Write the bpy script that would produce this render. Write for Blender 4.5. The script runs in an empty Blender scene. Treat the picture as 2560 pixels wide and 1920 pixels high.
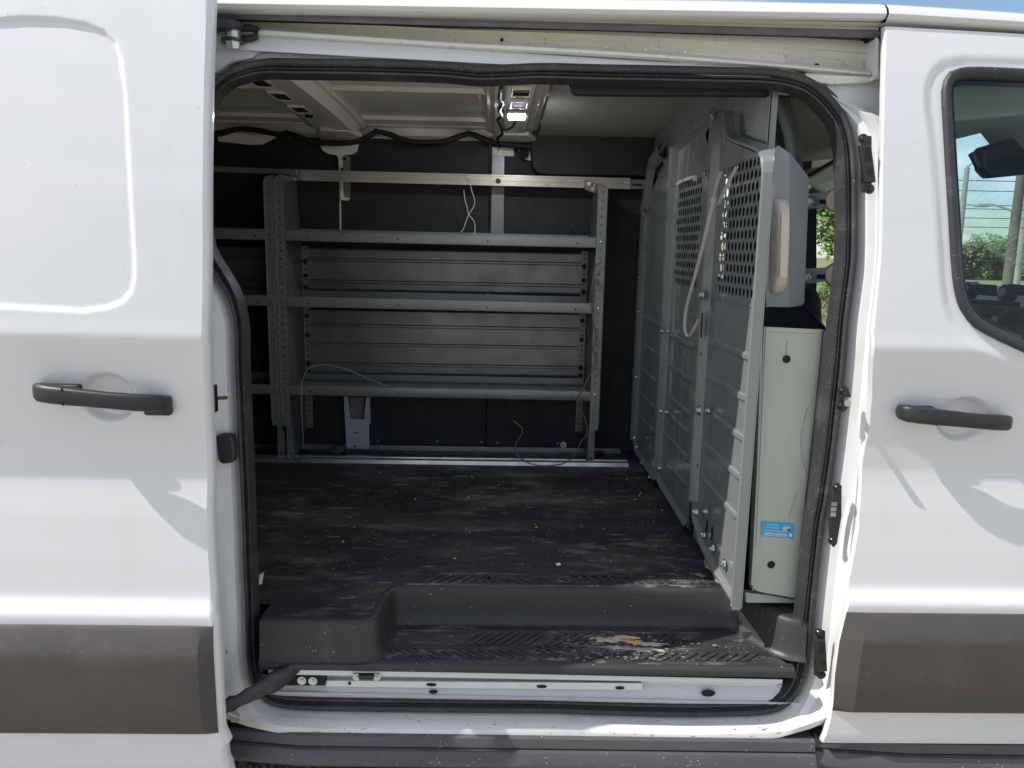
import bpy, math, random
from mathutils import Vector, Matrix
R = math.radians
random.seed(7)
scene = bpy.context.scene
col = scene.collection

# ------------------------------------------------------------------ camera
cam_d = bpy.data.cameras.new('camera')
cam = bpy.data.objects.new('camera', cam_d); col.objects.link(cam)
cam_d.sensor_width = 36.0; cam_d.lens = 27.0
cam_d.clip_start = 0.05; cam_d.clip_end = 3000
_m = Matrix([[0.999666, -0.015593, -0.020631], [-0.017639, 0.172262, -0.984893], [0.018912, 0.984928, 0.171929]]).to_4x4()
_m.translation = Vector((0.0, -1.7, 1.6))
cam.matrix_world = _m
scene.camera = cam

# ------------------------------------------------------------------ world, sun, exposure
SUN = Vector((5.6, 1.0, -6.6)).normalized()          # direction the light travels
el = math.asin(-SUN.z); az = math.atan2(-SUN.x, -SUN.y)
world = bpy.data.worlds.new('World'); scene.world = world; world.use_nodes = True
nt = world.node_tree; N = nt.nodes; L = nt.links; N.clear()
out = N.new('ShaderNodeOutputWorld'); bg = N.new('ShaderNodeBackground')
sky = N.new('ShaderNodeTexSky'); sky.sky_type = 'NISHITA'; sky.sun_disc = False
sky.sun_elevation = el; sky.sun_rotation = az
sky.air_density = 1.0; sky.dust_density = 0.6; sky.ozone_density = 1.0
tc = N.new('ShaderNodeTexCoord'); mp = N.new('ShaderNodeMapping'); mp.inputs['Scale'].default_value = (1.0, 1.0, 2.6)
nz = N.new('ShaderNodeTexNoise'); nz.inputs['Scale'].default_value = 2.1; nz.inputs['Detail'].default_value = 7; nz.inputs['Roughness'].default_value = 0.55
rp = N.new('ShaderNodeValToRGB'); rp.color_ramp.elements[0].position = 0.44; rp.color_ramp.elements[1].position = 0.60
nz2 = N.new('ShaderNodeTexNoise'); nz2.inputs['Scale'].default_value = 4.0; nz2.inputs['Detail'].default_value = 5
cr = N.new('ShaderNodeValToRGB'); cr.color_ramp.elements[0].color = (4.5, 4.7, 5.2, 1); cr.color_ramp.elements[1].color = (11, 11, 11.3, 1)
cr.color_ramp.elements[0].position = 0.35; cr.color_ramp.elements[1].position = 0.65
mx = N.new('ShaderNodeMix'); mx.data_type = 'RGBA'
L.new(tc.outputs['Generated'], mp.inputs['Vector']); L.new(mp.outputs['Vector'], nz.inputs['Vector']); L.new(mp.outputs['Vector'], nz2.inputs['Vector'])
L.new(nz.outputs['Fac'], rp.inputs['Fac']); L.new(rp.outputs['Color'], mx.inputs['Factor'])
L.new(nz2.outputs['Fac'], cr.inputs['Fac'])
L.new(sky.outputs['Color'], mx.inputs['A']); L.new(cr.outputs['Color'], mx.inputs['B'])
L.new(mx.outputs['Result'], bg.inputs['Color']); bg.inputs['Strength'].default_value = 0.125
L.new(bg.outputs['Background'], out.inputs['Surface'])

sl = bpy.data.lights.new('sun', 'SUN'); sl.energy = 4.4; sl.angle = R(0.5); sl.color = (1.0, 0.95, 0.87)
so = bpy.data.objects.new('sun', sl); col.objects.link(so)
so.rotation_euler = SUN.to_track_quat('-Z', 'Y').to_euler(); so.location = (-8, -4, 12)

scene.view_settings.view_transform = 'Standard'; scene.view_settings.look = 'None'
scene.view_settings.gamma = 1.0; scene.view_settings.exposure = 0.28
try: scene.view_settings.use_curve_mapping = False
except Exception: pass
scene.render.engine = 'CYCLES'
scene.cycles.max_bounces = 10; scene.cycles.diffuse_bounces = 6; scene.cycles.glossy_bounces = 4
scene.cycles.transmission_bounces = 6; scene.cycles.transparent_max_bounces = 12

# ------------------------------------------------------------------ materials
def mat(name, c, rough=0.5, metal=0.0, coat=0.0, spec=0.5, bump=None, var=None, specks=None, streak=None, trans=0.0, alpha=1.0, orange=None):
    """bump=(scale,strength,dist) var=(scale,amount) specks=(scale,threshold,colour) streak=(vec3 scale,lo,hi,colour,amount)"""
    m = bpy.data.materials.new(name); m.use_nodes = True
    t = m.node_tree; n = t.nodes; l = t.links
    b = n['Principled BSDF']
    b.inputs['Roughness'].default_value = rough; b.inputs['Metallic'].default_value = metal
    b.inputs['Specular IOR Level'].default_value = spec
    b.inputs['Coat Weight'].default_value = coat; b.inputs['Coat Roughness'].default_value = 0.06
    if trans: b.inputs['Transmission Weight'].default_value = trans
    g = n.new('ShaderNodeTexCoord').outputs['Object']
    cur = n.new('ShaderNodeRGB'); cur.outputs[0].default_value = (c[0], c[1], c[2], 1); cur = cur.outputs[0]
    def noise(scale, detail=4, vec=None, rgh=0.6):
        q = n.new('ShaderNodeTexNoise'); q.inputs['Scale'].default_value = scale; q.inputs['Detail'].default_value = detail
        q.inputs['Roughness'].default_value = rgh
        if vec:
            mm = n.new('ShaderNodeMapping'); mm.inputs['Scale'].default_value = vec
            l.new(g, mm.inputs['Vector']); l.new(mm.outputs['Vector'], q.inputs['Vector'])
        else: l.new(g, q.inputs['Vector'])
        return q.outputs['Fac']
    def remap(f, a0, a1, b0, b1):
        q = n.new('ShaderNodeMapRange'); q.inputs[1].default_value = a0; q.inputs[2].default_value = a1
        q.inputs[3].default_value = b0; q.inputs[4].default_value = b1; l.new(f, q.inputs[0]); return q.outputs[0]
    def mixc(f, a, bcol, mode='MIX'):
        q = n.new('ShaderNodeMix'); q.data_type = 'RGBA'; q.blend_type = mode
        if isinstance(f, float): q.inputs['Factor'].default_value = f
        else: l.new(f, q.inputs['Factor'])
        l.new(a, q.inputs['A'])
        if isinstance(bcol, tuple): q.inputs['B'].default_value = (*bcol, 1)
        else: l.new(bcol, q.inputs['B'])
        return q.outputs['Result']
    def mul(a, bb):
        q = n.new('ShaderNodeMath'); q.operation = 'MULTIPLY'; l.new(a, q.inputs[0])
        if isinstance(bb, float): q.inputs[1].default_value = bb
        else: l.new(bb, q.inputs[1])
        return q.outputs[0]
    if var:
        f = remap(noise(var[0], 5), 0.3, 0.7, 0.0, 1.0)
        cur = mixc(f, cur, tuple(x * (1 - var[1]) for x in c))
    if streak:
        for (vec, lo, hi, sc, amt) in (streak if isinstance(streak, list) else [streak]):
            f = remap(noise(1.0, 8, vec, 0.7), lo, hi, 0.0, amt)
            f2 = remap(noise(2.3, 3), 0.35, 0.62, 0.15, 1.0)
            cur = mixc(mul(f, f2), cur, sc)
    if specks:
        for (sc, th, scol) in (specks if isinstance(specks, list) else [specks]):
            v = n.new('ShaderNodeTexVoronoi'); v.inputs['Scale'].default_value = sc; l.new(g, v.inputs['Vector'])
            f = remap(v.outputs['Distance'], th, th * 0.5, 0.0, 1.0)
            cur = mixc(mul(f, remap(noise(sc * 0.13, 3), 0.5, 0.56, 0.0, 1.0)), cur, scol)
    l.new(cur, b.inputs['Base Color'])
    rr = remap(noise(9.0, 4), 0.3, 0.7, max(rough - 0.07, 0.02), min(rough + 0.09, 1.0)); l.new(rr, b.inputs['Roughness'])
    if bump:
        q = n.new('ShaderNodeBump'); q.inputs['Strength'].default_value = bump[1]
        q.inputs['Distance'].default_value = bump[2] if len(bump) > 2 else 0.001
        l.new(noise(bump[0], 5), q.inputs['Height']); l.new(q.outputs['Normal'], b.inputs['Normal'])
    return m

DUST = (0.30, 0.27, 0.23)
m_white = mat('white_paint', (0.68, 0.685, 0.70), 0.36, coat=1.0, bump=(2.2, 0.07, 0.003), var=(2.5, 0.03), streak=[((9, 9, 1.6), 0.52, 0.78, (0.50, 0.48, 0.45), 0.22), ((120, 120, 26), 0.70, 0.73, (0.30, 0.29, 0.28), 0.5)], specks=[(31, 0.05, (0.30, 0.27, 0.24))])
m_jamb = mat('jamb_paint', (0.70, 0.71, 0.72), 0.38, coat=0.5, bump=(30, 0.10, 0.001), var=(6, 0.07),
             streak=[((30, 9, 9), 0.60, 0.75, (0.42, 0.36, 0.28), 0.35)])
def add_sill_dirt(m):
    t = m.node_tree; n = t.nodes; l = t.links; b = n['Principled BSDF']; src = b.inputs['Base Color'].links[0].from_socket
    g = n.new('ShaderNodeTexCoord').outputs['Object']; sp = n.new('ShaderNodeSeparateXYZ'); l.new(g, sp.inputs[0])
    def mr(f, a, b_, c=0.0, d=1.0):
        q = n.new('ShaderNodeMapRange'); q.inputs[1].default_value = a; q.inputs[2].default_value = b_; q.inputs[3].default_value = c; q.inputs[4].default_value = d; l.new(f, q.inputs[0]); return q.outputs[0]
    def ns(vec, det=6):
        mm = n.new('ShaderNodeMapping'); mm.inputs['Scale'].default_value = vec; l.new(g, mm.inputs['Vector']); q = n.new('ShaderNodeTexNoise'); q.inputs['Scale'].default_value = 1; q.inputs['Detail'].default_value = det; l.new(mm.outputs['Vector'], q.inputs['Vector']); return q.outputs['Fac']
    def mu(a, b_):
        q = n.new('ShaderNodeMath'); q.operation = 'MULTIPLY'; l.new(a, q.inputs[0]); l.new(b_, q.inputs[1]); return q.outputs[0]
    cur = src
    for f, colr in ((mu(mr(sp.outputs['Z'], .455, .43), mr(ns((9, 60, 50)), .50, .72, 0, .35)), (.46, .38, .27)), (mu(mr(sp.outputs['Z'], .437, .434), mr(ns((55, 90, 160)), .665, .69, 0, .75)), (.07, .065, .065)), (mu(mr(sp.outputs['X'], -.45, -.62), mu(mr(sp.outputs['Z'], .52, .44), mr(ns((14, 30, 14)), .40, .62, 0, .6))), (.52, .38, .20))):
        q = n.new('ShaderNodeMix'); q.data_type = 'RGBA'; l.new(f, q.inputs['Factor']); l.new(cur, q.inputs['A']); q.inputs['B'].default_value = (*colr, 1); cur = q.outputs['Result']
    l.new(cur, b.inputs['Base Color'])
add_sill_dirt(m_jamb)
m_sill = mat('sill_paint', (0.72, 0.72, 0.73), 0.42, coat=0.3, var=(7, 0.10),
             streak=[((22, 14, 40), 0.56, 0.72, (0.45, 0.37, 0.27), 0.55), ((40, 20, 160), 0.64, 0.67, (0.10, 0.09, 0.09), 0.8)],
             specks=[(70, 0.2, (0.08, 0.08, 0.08))])
m_inner = mat('interior_paint', (0.86, 0.82, 0.74), 0.42, coat=0.25, bump=(20, 0.1, 0.002), var=(5, 0.12))
m_track = mat('track_paint', (0.70, 0.69, 0.61), 0.36, coat=0.4, var=(8, 0.08), specks=[(90, 0.18, (0.16, 0.12, 0.09))])
m_rubber = mat('seal_rubber', (0.030, 0.030, 0.034), 0.50, bump=(160, 0.25, 0.0006), streak=[((6, 6, 14), 0.52, 0.72, (0.17, 0.16, 0.15), 0.55)],
               specks=[(210, 0.22, (0.36, 0.34, 0.30))])
m_plastic = mat('black_plastic', (0.022, 0.021, 0.022), 0.40, bump=(420, 0.35, 0.0005), var=(10, 0.15))
m_mould = mat('moulding_plastic', (0.070, 0.063, 0.060), 0.55, bump=(500, 0.45, 0.0006), var=(7, 0.18), streak=[((5, 5, 9), 0.52, 0.75, (0.2, 0.17, 0.15), 0.35), ((60, 60, 9), 0.68, 0.71, (0.35, 0.32, 0.30), 0.5)], specks=[(70, 0.08, (0.4, 0.38, 0.35))])
m_step = mat('side_step_plastic', (0.085, 0.083, 0.090), 0.50, bump=(380, 0.3, 0.0005), var=(5, 0.2), streak=[((3, 9, 12), 0.54, 0.75, (0.22, 0.20, 0.19), 0.45)],
             specks=[(80, 0.15, (0.45, 0.43, 0.4))])
m_mat = mat('cargo_mat', (0.021, 0.021, 0.024), 0.52, bump=(240, 0.4, 0.0008),
            streak=[((2.0, 4.4, 3), 0.46, 0.70, (0.135, 0.125, 0.118), 0.75), ((5, 15, 7), 0.53, 0.68, (0.26, 0.24, 0.22), 0.6), ((9, 48, 7), 0.60, 0.67, (0.50, 0.48, 0.46), 0.7), ((40, 7, 7), 0.66, 0.70, (0.4, 0.38, 0.36), 0.5)],
            specks=[(46, 0.07, (0.6, 0.58, 0.55))])
m_step_mat = mat('step_mat', (0.030, 0.029, 0.031), 0.43, bump=(300, 0.4, 0.0008),
                 streak=[((4, 12, 4), 0.42, 0.72, (0.20, 0.185, 0.18), 0.7), ((16, 50, 16), 0.54, 0.66, (0.5, 0.47, 0.44), 0.75)],
                 specks=[(90, 0.16, (0.62, 0.58, 0.54))])
m_riser = mat('riser_mat', (0.032, 0.031, 0.031), 0.48, bump=(300, 0.4, 0.0007), streak=[((9, 9, 4), 0.6, 0.8, (0.2, 0.19, 0.18), 0.3)], specks=[(60, 0.12, (0.5, 0.46, 0.42))])
m_board = mat('black_wall_board', (0.014, 0.015, 0.020), 0.62, bump=(180, 0.3, 0.0006), streak=[((6, 6, 8), 0.66, 0.76, (0.16, 0.15, 0.15), 0.5)], specks=[(30, 0.07, (0.35, 0.34, 0.33))])
m_shelf = mat('grey_powder_coat', (0.225, 0.235, 0.235), 0.34, metal=0.3, bump=(400, 0.2, 0.0004), var=(4, 0.2), streak=[((5, 5, 16), 0.60, 0.8, (0.34, 0.32, 0.29), 0.35)],
              specks=[(55, 0.12, (0.05, 0.05, 0.05))])
m_shade_grey = mat('shaded_grey_coat', (0.12, 0.13, 0.132), 0.38, metal=0.2, var=(4, 0.2))  # darker copy of the grey coat; shade of end panels painted in
m_backp = mat('galvanised_back_panel', (0.205, 0.212, 0.21), 0.36, metal=0.55, var=(3, 0.3), streak=[((4, 4, 10), 0.56, 0.74, (0.12, 0.12, 0.11), 0.5)], specks=[(60, 0.16, (0.05, 0.05, 0.05)), (110, 0.14, (0.05, 0.05, 0.05))])
m_part = mat('partition_grey_paint', (0.195, 0.21, 0.215), 0.28, coat=0.25, var=(1.5, 0.15), streak=[((3, 3, 1.2), 0.60, 0.78, (0.30, 0.31, 0.31), 0.35)])
m_part2 = mat('scratched_partition_paint', (0.18, 0.195, 0.20), 0.28, coat=0.25, var=(3, 0.12), streak=[((9, 22, 2.0), 0.53, 0.66, (0.50, 0.48, 0.46), 0.8)], specks=[(44, 0.12, (0.42, 0.40, 0.38))])
m_wing = mat('sage_grey_paint', (0.44, 0.465, 0.41), 0.34, coat=0.3, bump=(60, 0.08, 0.0006), var=(4, 0.06), specks=[(50, 0.10, (0.58, 0.58, 0.52))], streak=[((26, 26, 2.5), 0.66, 0.70, (0.55, 0.57, 0.50), 0.35)])
m_wing2 = mat('blue_grey_paint', (0.32, 0.345, 0.365), 0.36, coat=0.2, bump=(60, 0.08, 0.0006), var=(4, 0.06))
m_rail = mat('anodised_rail', (0.52, 0.49, 0.42), 0.38, metal=0.6, var=(12, 0.2), streak=[((18, 18, 60), 0.62, 0.68, (0.10, 0.08, 0.06), 0.8)])
m_alu = mat('aluminium_trim', (0.55, 0.56, 0.58), 0.32, metal=0.85, var=(14, 0.25), streak=[((14, 40, 14), 0.55, 0.7, (0.06, 0.06, 0.06), 0.6)])
m_zinc = mat('zinc_bolt', (0.62, 0.66, 0.66), 0.25, metal=0.95)
m_screw = mat('black_screw', (0.06, 0.055, 0.055), 0.28, metal=0.8)
m_beige = mat('beige_headliner', (0.82, 0.74, 0.64), 0.85, bump=(700, 0.3, 0.0006), var=(8, 0.06))
m_bplast = mat('beige_plastic', (0.72, 0.63, 0.55), 0.42, bump=(600, 0.15, 0.0003))
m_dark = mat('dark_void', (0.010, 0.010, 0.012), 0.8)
m_seatb = mat('black_seat_fabric', (0.016, 0.016, 0.020), 0.75, bump=(500, 0.3, 0.0006))
m_dash = mat('dashboard_plastic', (0.075, 0.080, 0.085), 0.5, bump=(300, 0.2, 0.0005))
m_tie = mat('nylon_tie', (0.66, 0.66, 0.60), 0.40)
m_wire = mat('brown_wire', (0.22, 0.12, 0.10), 0.6)
m_strand = mat('clear_strand', (0.45, 0.45, 0.45), 0.4)
m_card = mat('brown_cardboard', (0.42, 0.22, 0.12), 0.8, var=(60, 0.3), bump=(150, 0.4, 0.001))
m_leaf = mat('dry_leaf', (0.25, 0.17, 0.09), 0.8, var=(70, 0.3))
m_blue = mat('sticker_blue', (0.03, 0.36, 0.68), 0.35)
m_stw = mat('sticker_white', (0.80, 0.80, 0.80), 0.4)
m_stn = mat('sticker_navy', (0.03, 0.04, 0.20), 0.4)
m_str = mat('sticker_red', (0.65, 0.30, 0.30), 0.4)
m_yel = mat('dried_foam_stain', (0.70, 0.47, 0.18), 0.7, var=(50, 0.4), bump=(90, 0.7, 0.004))
m_pst = mat('dried_plaster_stain', (0.50, 0.48, 0.44), 0.8, var=(60, 0.5), bump=(120, 0.8, 0.003))
m_grease = mat('greasy_arm', (0.022, 0.022, 0.025), 0.32, bump=(90, 1.0, 0.003), streak=[((20, 20, 20), 0.5, 0.7, (0.16, 0.16, 0.16), 0.6)])
m_tyre = mat('tyre_rubber', (0.02, 0.02, 0.02), 0.8, bump=(100, 0.3, 0.002))
m_steel = mat('wheel_steel', (0.45, 0.45, 0.46), 0.4, metal=0.7)
m_pole = mat('pole_concrete', (0.42, 0.38, 0.32), 0.8, var=(2, 0.15))
m_wood = mat('pole_wood', (0.20, 0.15, 0.11), 0.9, var=(3, 0.25))
m_lampm = mat('lamp_metal', (0.60, 0.60, 0.60), 0.4, metal=0.5)
m_cable = mat('cable_black', (0.02, 0.02, 0.02), 0.6)
m_bark = mat('bark', (0.13, 0.10, 0.07), 0.9, bump=(20, 0.8, 0.02))
m_tape = mat('harness_tape', (0.012, 0.012, 0.014), 0.55, bump=(300, 0.6, 0.002))
m_foil = mat('headliner_edge_foam', (0.50, 0.44, 0.38), 0.9, bump=(900, 1.0, 0.002))
m_lens = mat('lamp_lens', (0.85, 0.85, 0.88), 0.15, trans=0.35)

def leafmat(name, a, b):
    m = bpy.data.materials.new(name); m.use_nodes = True; t = m.node_tree; n = t.nodes; l = t.links
    p = n['Principled BSDF']; p.inputs['Roughness'].default_value = 0.6
    oi = n.new('ShaderNodeNewGeometry'); r = n.new('ShaderNodeValToRGB')
    r.color_ramp.elements[0].color = (*a, 1); r.color_ramp.elements[1].color = (*b, 1)
    l.new(oi.outputs['Random Per Island'], r.inputs['Fac']); l.new(r.outputs['Color'], p.inputs['Base Color'])
    p.inputs['Subsurface Weight'].default_value = 0.0
    return m
m_fol = leafmat('foliage_green', (0.07, 0.14, 0.025), (0.20, 0.32, 0.07))
m_fol2 = leafmat('foliage_olive', (0.07, 0.09, 0.03), (0.17, 0.19, 0.07))
m_blade = leafmat('grass_blades', (0.05, 0.10, 0.015), (0.16, 0.22, 0.05))
m_stone = leafmat('gravel_stones', (0.16, 0.145, 0.13), (0.42, 0.39, 0.36))

def glass(name, tint, refl=0.08):
    m = bpy.data.materials.new(name); m.use_nodes = True; t = m.node_tree; n = t.nodes; l = t.links; n.clear()
    o = n.new('ShaderNodeOutputMaterial'); tr = n.new('ShaderNodeBsdfTransparent'); tr.inputs[0].default_value = (*tint, 1)
    gl = n.new('ShaderNodeBsdfGlossy'); gl.inputs['Roughness'].default_value = 0.02
    fr = n.new('ShaderNodeFresnel'); fr.inputs['IOR'].default_value = 1.45
    mxs = n.new('ShaderNodeMixShader'); l.new(fr.outputs[0], mxs.inputs[0]); l.new(tr.outputs[0], mxs.inputs[1]); l.new(gl.outputs[0], mxs.inputs[2])
    l.new(mxs.outputs[0], o.inputs['Surface']); return m
m_glass = glass('tinted_door_glass', (0.60, 0.80, 0.86))
m_glass2 = glass('clear_windscreen', (0.90, 0.96, 0.95))

# ground
m_ground = bpy.data.materials.new('ground_gravel_and_grass'); m_ground.use_nodes = True
t = m_ground.node_tree; n = t.nodes; l = t.links; p = n['Principled BSDF']; p.inputs['Roughness'].default_value = 0.9
g = n.new('ShaderNodeTexCoord').outputs['Object']
def nn(s, d=6, r=0.6):
    q = n.new('ShaderNodeTexNoise'); q.inputs['Scale'].default_value = s; q.inputs['Detail'].default_value = d; q.inputs['Roughness'].default_value = r; l.new(g, q.inputs['Vector']); return q.outputs['Fac']
def ramp(f, e):
    q = n.new('ShaderNodeValToRGB'); q.color_ramp.elements[0].position = e[0][0]; q.color_ramp.elements[0].color = (*e[0][1], 1)
    q.color_ramp.elements[1].position = e[-1][0]; q.color_ramp.elements[1].color = (*e[-1][1], 1)
    for a, c in e[1:-1]:
        k = q.color_ramp.elements.new(a); k.color = (*c, 1)
    l.new(f, q.inputs['Fac']); return q.outputs['Color']
gr = ramp(nn(60), [(0.3, (0.26, 0.24, 0.21)), (0.7, (0.55, 0.52, 0.47))])
gs = ramp(nn(9), [(0.3, (0.10, 0.12, 0.04)), (0.7, (0.30, 0.26, 0.13))])
sep = n.new('ShaderNodeSeparateXYZ'); l.new(g, sep.inputs[0])
mr = n.new('ShaderNodeMapRange'); mr.inputs[1].default_value = 5.0; mr.inputs[2].default_value = 9.0; l.new(sep.outputs['Y'], mr.inputs[0])
ad = n.new('ShaderNodeMath'); ad.operation = 'ADD'; l.new(mr.outputs[0], ad.inputs[0]); l.new(ramp(nn(0.8), [(0.5, (0, 0, 0)), (0.62, (0.8, 0.8, 0.8))]), ad.inputs[1]); ad.use_clamp = True
mg = n.new('ShaderNodeMix'); mg.data_type = 'RGBA'; l.new(ad.outputs[0], mg.inputs['Factor']); l.new(gr, mg.inputs['A']); l.new(gs, mg.inputs['B'])
l.new(mg.outputs['Result'], p.inputs['Base Color'])
bp = n.new('ShaderNodeBump'); bp.inputs['Distance'].default_value = 0.02; bp.inputs['Strength'].default_value = 0.8; l.new(nn(45), bp.inputs['Height']); l.new(bp.outputs['Normal'], p.inputs['Normal'])

# ------------------------------------------------------------------ helpers
LOC = {}
def thing(name, label, cat, loc=(0, 0, 0), group=None):
    o = bpy.data.objects.new(name, None); col.objects.link(o); o.location = loc; o.empty_display_size = 0.05
    LOC[o.name] = Vector(loc); tag(o, label, cat, group); return o
def tag(o, label=None, cat=None, group=None, kind=None):
    if label: o['label'] = label
    if cat: o['category'] = cat
    if group: o['group'] = group
    if kind: o['kind'] = kind
    return o
def adopt(o, parent):
    if parent is None: return
    o.parent = parent
    lo = LOC.get(parent.name)
    if lo is not None: o.matrix_parent_inverse = Matrix.Translation(-lo)

class MB:
    def __init__(s): s.V = []; s.F = []
    def add(s, V, F):
        k = len(s.V); s.V += [tuple(v) for v in V]; s.F += [[i + k for i in f] for f in F]; return s
    def box(s, a, b):
        x0, y0, z0 = a; x1, y1, z1 = b
        x0, x1 = sorted((x0, x1)); y0, y1 = sorted((y0, y1)); z0, z1 = sorted((z0, z1))
        return s.add([(x0,y0,z0),(x1,y0,z0),(x1,y1,z0),(x0,y1,z0),(x0,y0,z1),(x1,y0,z1),(x1,y1,z1),(x0,y1,z1)],
                     [[0,3,2,1],[4,5,6,7],[0,1,5,4],[1,2,6,5],[2,3,7,6],[3,0,4,7]])
    def hexa(s, P):   # 8 points: bottom 4, top 4
        return s.add(P, [[0,3,2,1],[4,5,6,7],[0,1,5,4],[1,2,6,5],[2,3,7,6],[3,0,4,7]])
    def prism(s, pts, vec):
        v = Vector(vec); k = len(pts); A = [Vector(q) for q in pts]; B = [q + v for q in A]
        F = [list(range(k))[::-1], list(range(k, 2 * k))]
        F += [[i, (i + 1) % k, (i + 1) % k + k, i + k] for i in range(k)]
        return s.add(A + B, F)
    def grid(s, rows, cu=False, cv=False):
        nr = len(rows); nc = len(rows[0]); V = [q for r_ in rows for q in r_]; F = []
        for i in range(nr if cv else nr - 1):
            for j in range(nc if cu else nc - 1):
                i2 = (i + 1) % nr; j2 = (j + 1) % nc
                F.append([i * nc + j, i * nc + j2, i2 * nc + j2, i2 * nc + j])
        return s.add(V, F)
    def tube(s, path, r, n=8, closed=False, flat=1.0, caps=True, ref=None):
        P = [Vector(q) for q in path]; k = len(P); rows = []
        up = Vector(ref) if ref else None
        for i in range(k):
            a = P[(i - 1) % k] if (closed or i > 0) else P[i]; b = P[(i + 1) % k] if (closed or i < k - 1) else P[i]
            t_ = (b - a)
            if t_.length < 1e-9: t_ = Vector((1, 0, 0))
            t_.normalize()
            if up is None or abs(up.dot(t_)) > 0.98: up = Vector((0, 0, 1)) if abs(t_.z) < 0.9 else Vector((1, 0, 0))
            u_ = (up - t_ * up.dot(t_)).normalized(); w = t_.cross(u_)
            if not ref: up = u_
            rr = r[i] if isinstance(r, (list, tuple)) else r
            rows.append([P[i] + u_ * (rr * math.cos(2 * math.pi * j / n)) + w * (rr * flat * math.sin(2 * math.pi * j / n)) for j in range(n)])
        b0 = len(s.V); s.grid(rows, cu=True, cv=closed)
        if caps and not closed:
            s.F.append([b0 + j for j in range(n)][::-1]); s.F.append([b0 + (k - 1) * n + j for j in range(n)])
        return s
    def cyl(s, c, axis, r, h, n=16, r2=None):
        c = Vector(c); a = Vector(axis).normalized(); u_ = a.orthogonal().normalized(); w = a.cross(u_); r2 = r if r2 is None else r2
        rows = [[c + a * hh + (u_ * math.cos(2 * math.pi * j / n) + w * math.sin(2 * math.pi * j / n)) * rr for j in range(n)] for hh, rr in ((0, r), (h, r2))]
        b0 = len(s.V); s.grid(rows, cu=True); s.F.append([b0 + j for j in range(n)][::-1]); s.F.append([b0 + n + j for j in range(n)]); return s
    def build(s, name, m, parent=None, smooth=False, bev=0.0, seg=2, ang=35, solid=0.0, **tags):
        me = bpy.data.meshes.new(name); me.from_pydata(s.V, [], s.F); me.materials.append(m); me.validate(); me.update()
        if smooth or bev:
            for q in me.polygons: q.use_smooth = True
        o = bpy.data.objects.new(name, me); col.objects.link(o); adopt(o, parent)
        if solid:
            d = o.modifiers.new('thick', 'SOLIDIFY'); d.thickness = solid; d.offset = 0
        if bev:
            d = o.modifiers.new('bevel', 'BEVEL'); d.width = bev; d.segments = seg; d.limit_method = 'ANGLE'; d.angle_limit = R(30); d.harden_normals = False
        if smooth or bev:
            try: me.set_sharp_from_angle(angle=R(ang if not bev else 80))
            except Exception: pass
        tag(o, **tags); return o

def inst(src, name, loc, parent, rot=None, scale=None, **tags):
    o = bpy.data.objects.new(name, src); col.objects.link(o); adopt(o, parent)
    o.location = loc
    if rot: o.rotation_euler = rot
    if scale: o.scale = scale
    tag(o, **tags); return o
def meshdata(name, mb, m, smooth=True):
    me = bpy.data.meshes.new(name); me.from_pydata(mb.V, [], mb.F); me.materials.append(m); me.update()
    for q in me.polygons: q.use_smooth = smooth
    try: me.set_sharp_from_angle(angle=R(35))
    except Exception: pass
    return me

def interp(x, X, Y):
    if x <= X[0]: return Y[0]
    if x >= X[-1]: return Y[-1]
    for i in range(len(X) - 1):
        if x <= X[i + 1]: return Y[i] + (Y[i + 1] - Y[i]) * (x - X[i]) / (X[i + 1] - X[i])
PZ = [0.2, 0.34, 0.38, 0.43, 0.5, 0.753, 0.783, 0.79, 0.812, 0.83, 0.9, 1.0, 1.06, 1.1, 1.16, 1.25, 1.33, 1.388, 1.4, 1.43, 1.5, 1.7, 1.9, 2.04, 2.12, 2.3]
PY = [0.1, 0.05, 0.02, 0.003, 0, -0.002, -0.004, -0.002, 0.018, 0.021, 0.027, 0.038, 0.047, 0.051, 0.047, 0.034, 0.018, 0.002, 0, 0.004, 0.01, 0.029, 0.058, 0.086, 0.104, 0.15]
def prof(z):
    k = .008 + .055 * sstep(1.43, 1.56, z)
    return sum(w * interp(z + d * k, PZ, PY) for d, w in ((-1, .12), (-.5, .23), (0, .3), (.5, .23), (1, .12)))
def sy(z): return interp(z, [.3, 1.4, 1.6, 1.8, 2.0, 2.2], [.085, .085, .095, .118, .150, .19])
def sstep(a, b, x):
    if a > b: return 1.0 - sstep(b, a, x)
    if a == b: return 1.0 if x >= b else 0.0
    t_ = min(1, max(0, (x - a) / (b - a))); return t_ * t_ * (3 - 2 * t_)

def catmull(P, closed=True, step=0.02):
    P = [Vector(q) for q in P]; k = len(P); out_ = []
    rng = range(k) if closed else range(k - 1)
    for i in rng:
        a = P[(i - 1) % k] if closed or i > 0 else P[i]; b = P[i]; c = P[(i + 1) % k]; d = P[(i + 2) % k] if closed or i < k - 2 else c
        nseg = max(1, int((c - b).length / step))
        for j in range(nseg):
            t_ = j / nseg
            out_.append(0.5 * ((2 * b) + (c - a) * t_ + (2 * a - 5 * b + 4 * c - d) * t_ * t_ + (3 * b - a - 3 * c + d) * t_ ** 3))
    if not closed: out_.append(P[-1])
    return out_
def normals2d(P, closed=True):
    """outward normals in xz for a clockwise-in-picture (x right, z up) path"""
    k = len(P); out_ = []
    for i in range(k):
        a = P[(i - 1) % k] if closed or i > 0 else P[i]; b = P[(i + 1) % k] if closed or i < k - 1 else P[i]
        t_ = Vector((b.x - a.x, 0, b.z - a.z)).normalized(); out_.append(Vector((-t_.z, 0, t_.x)))
    return out_
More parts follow.
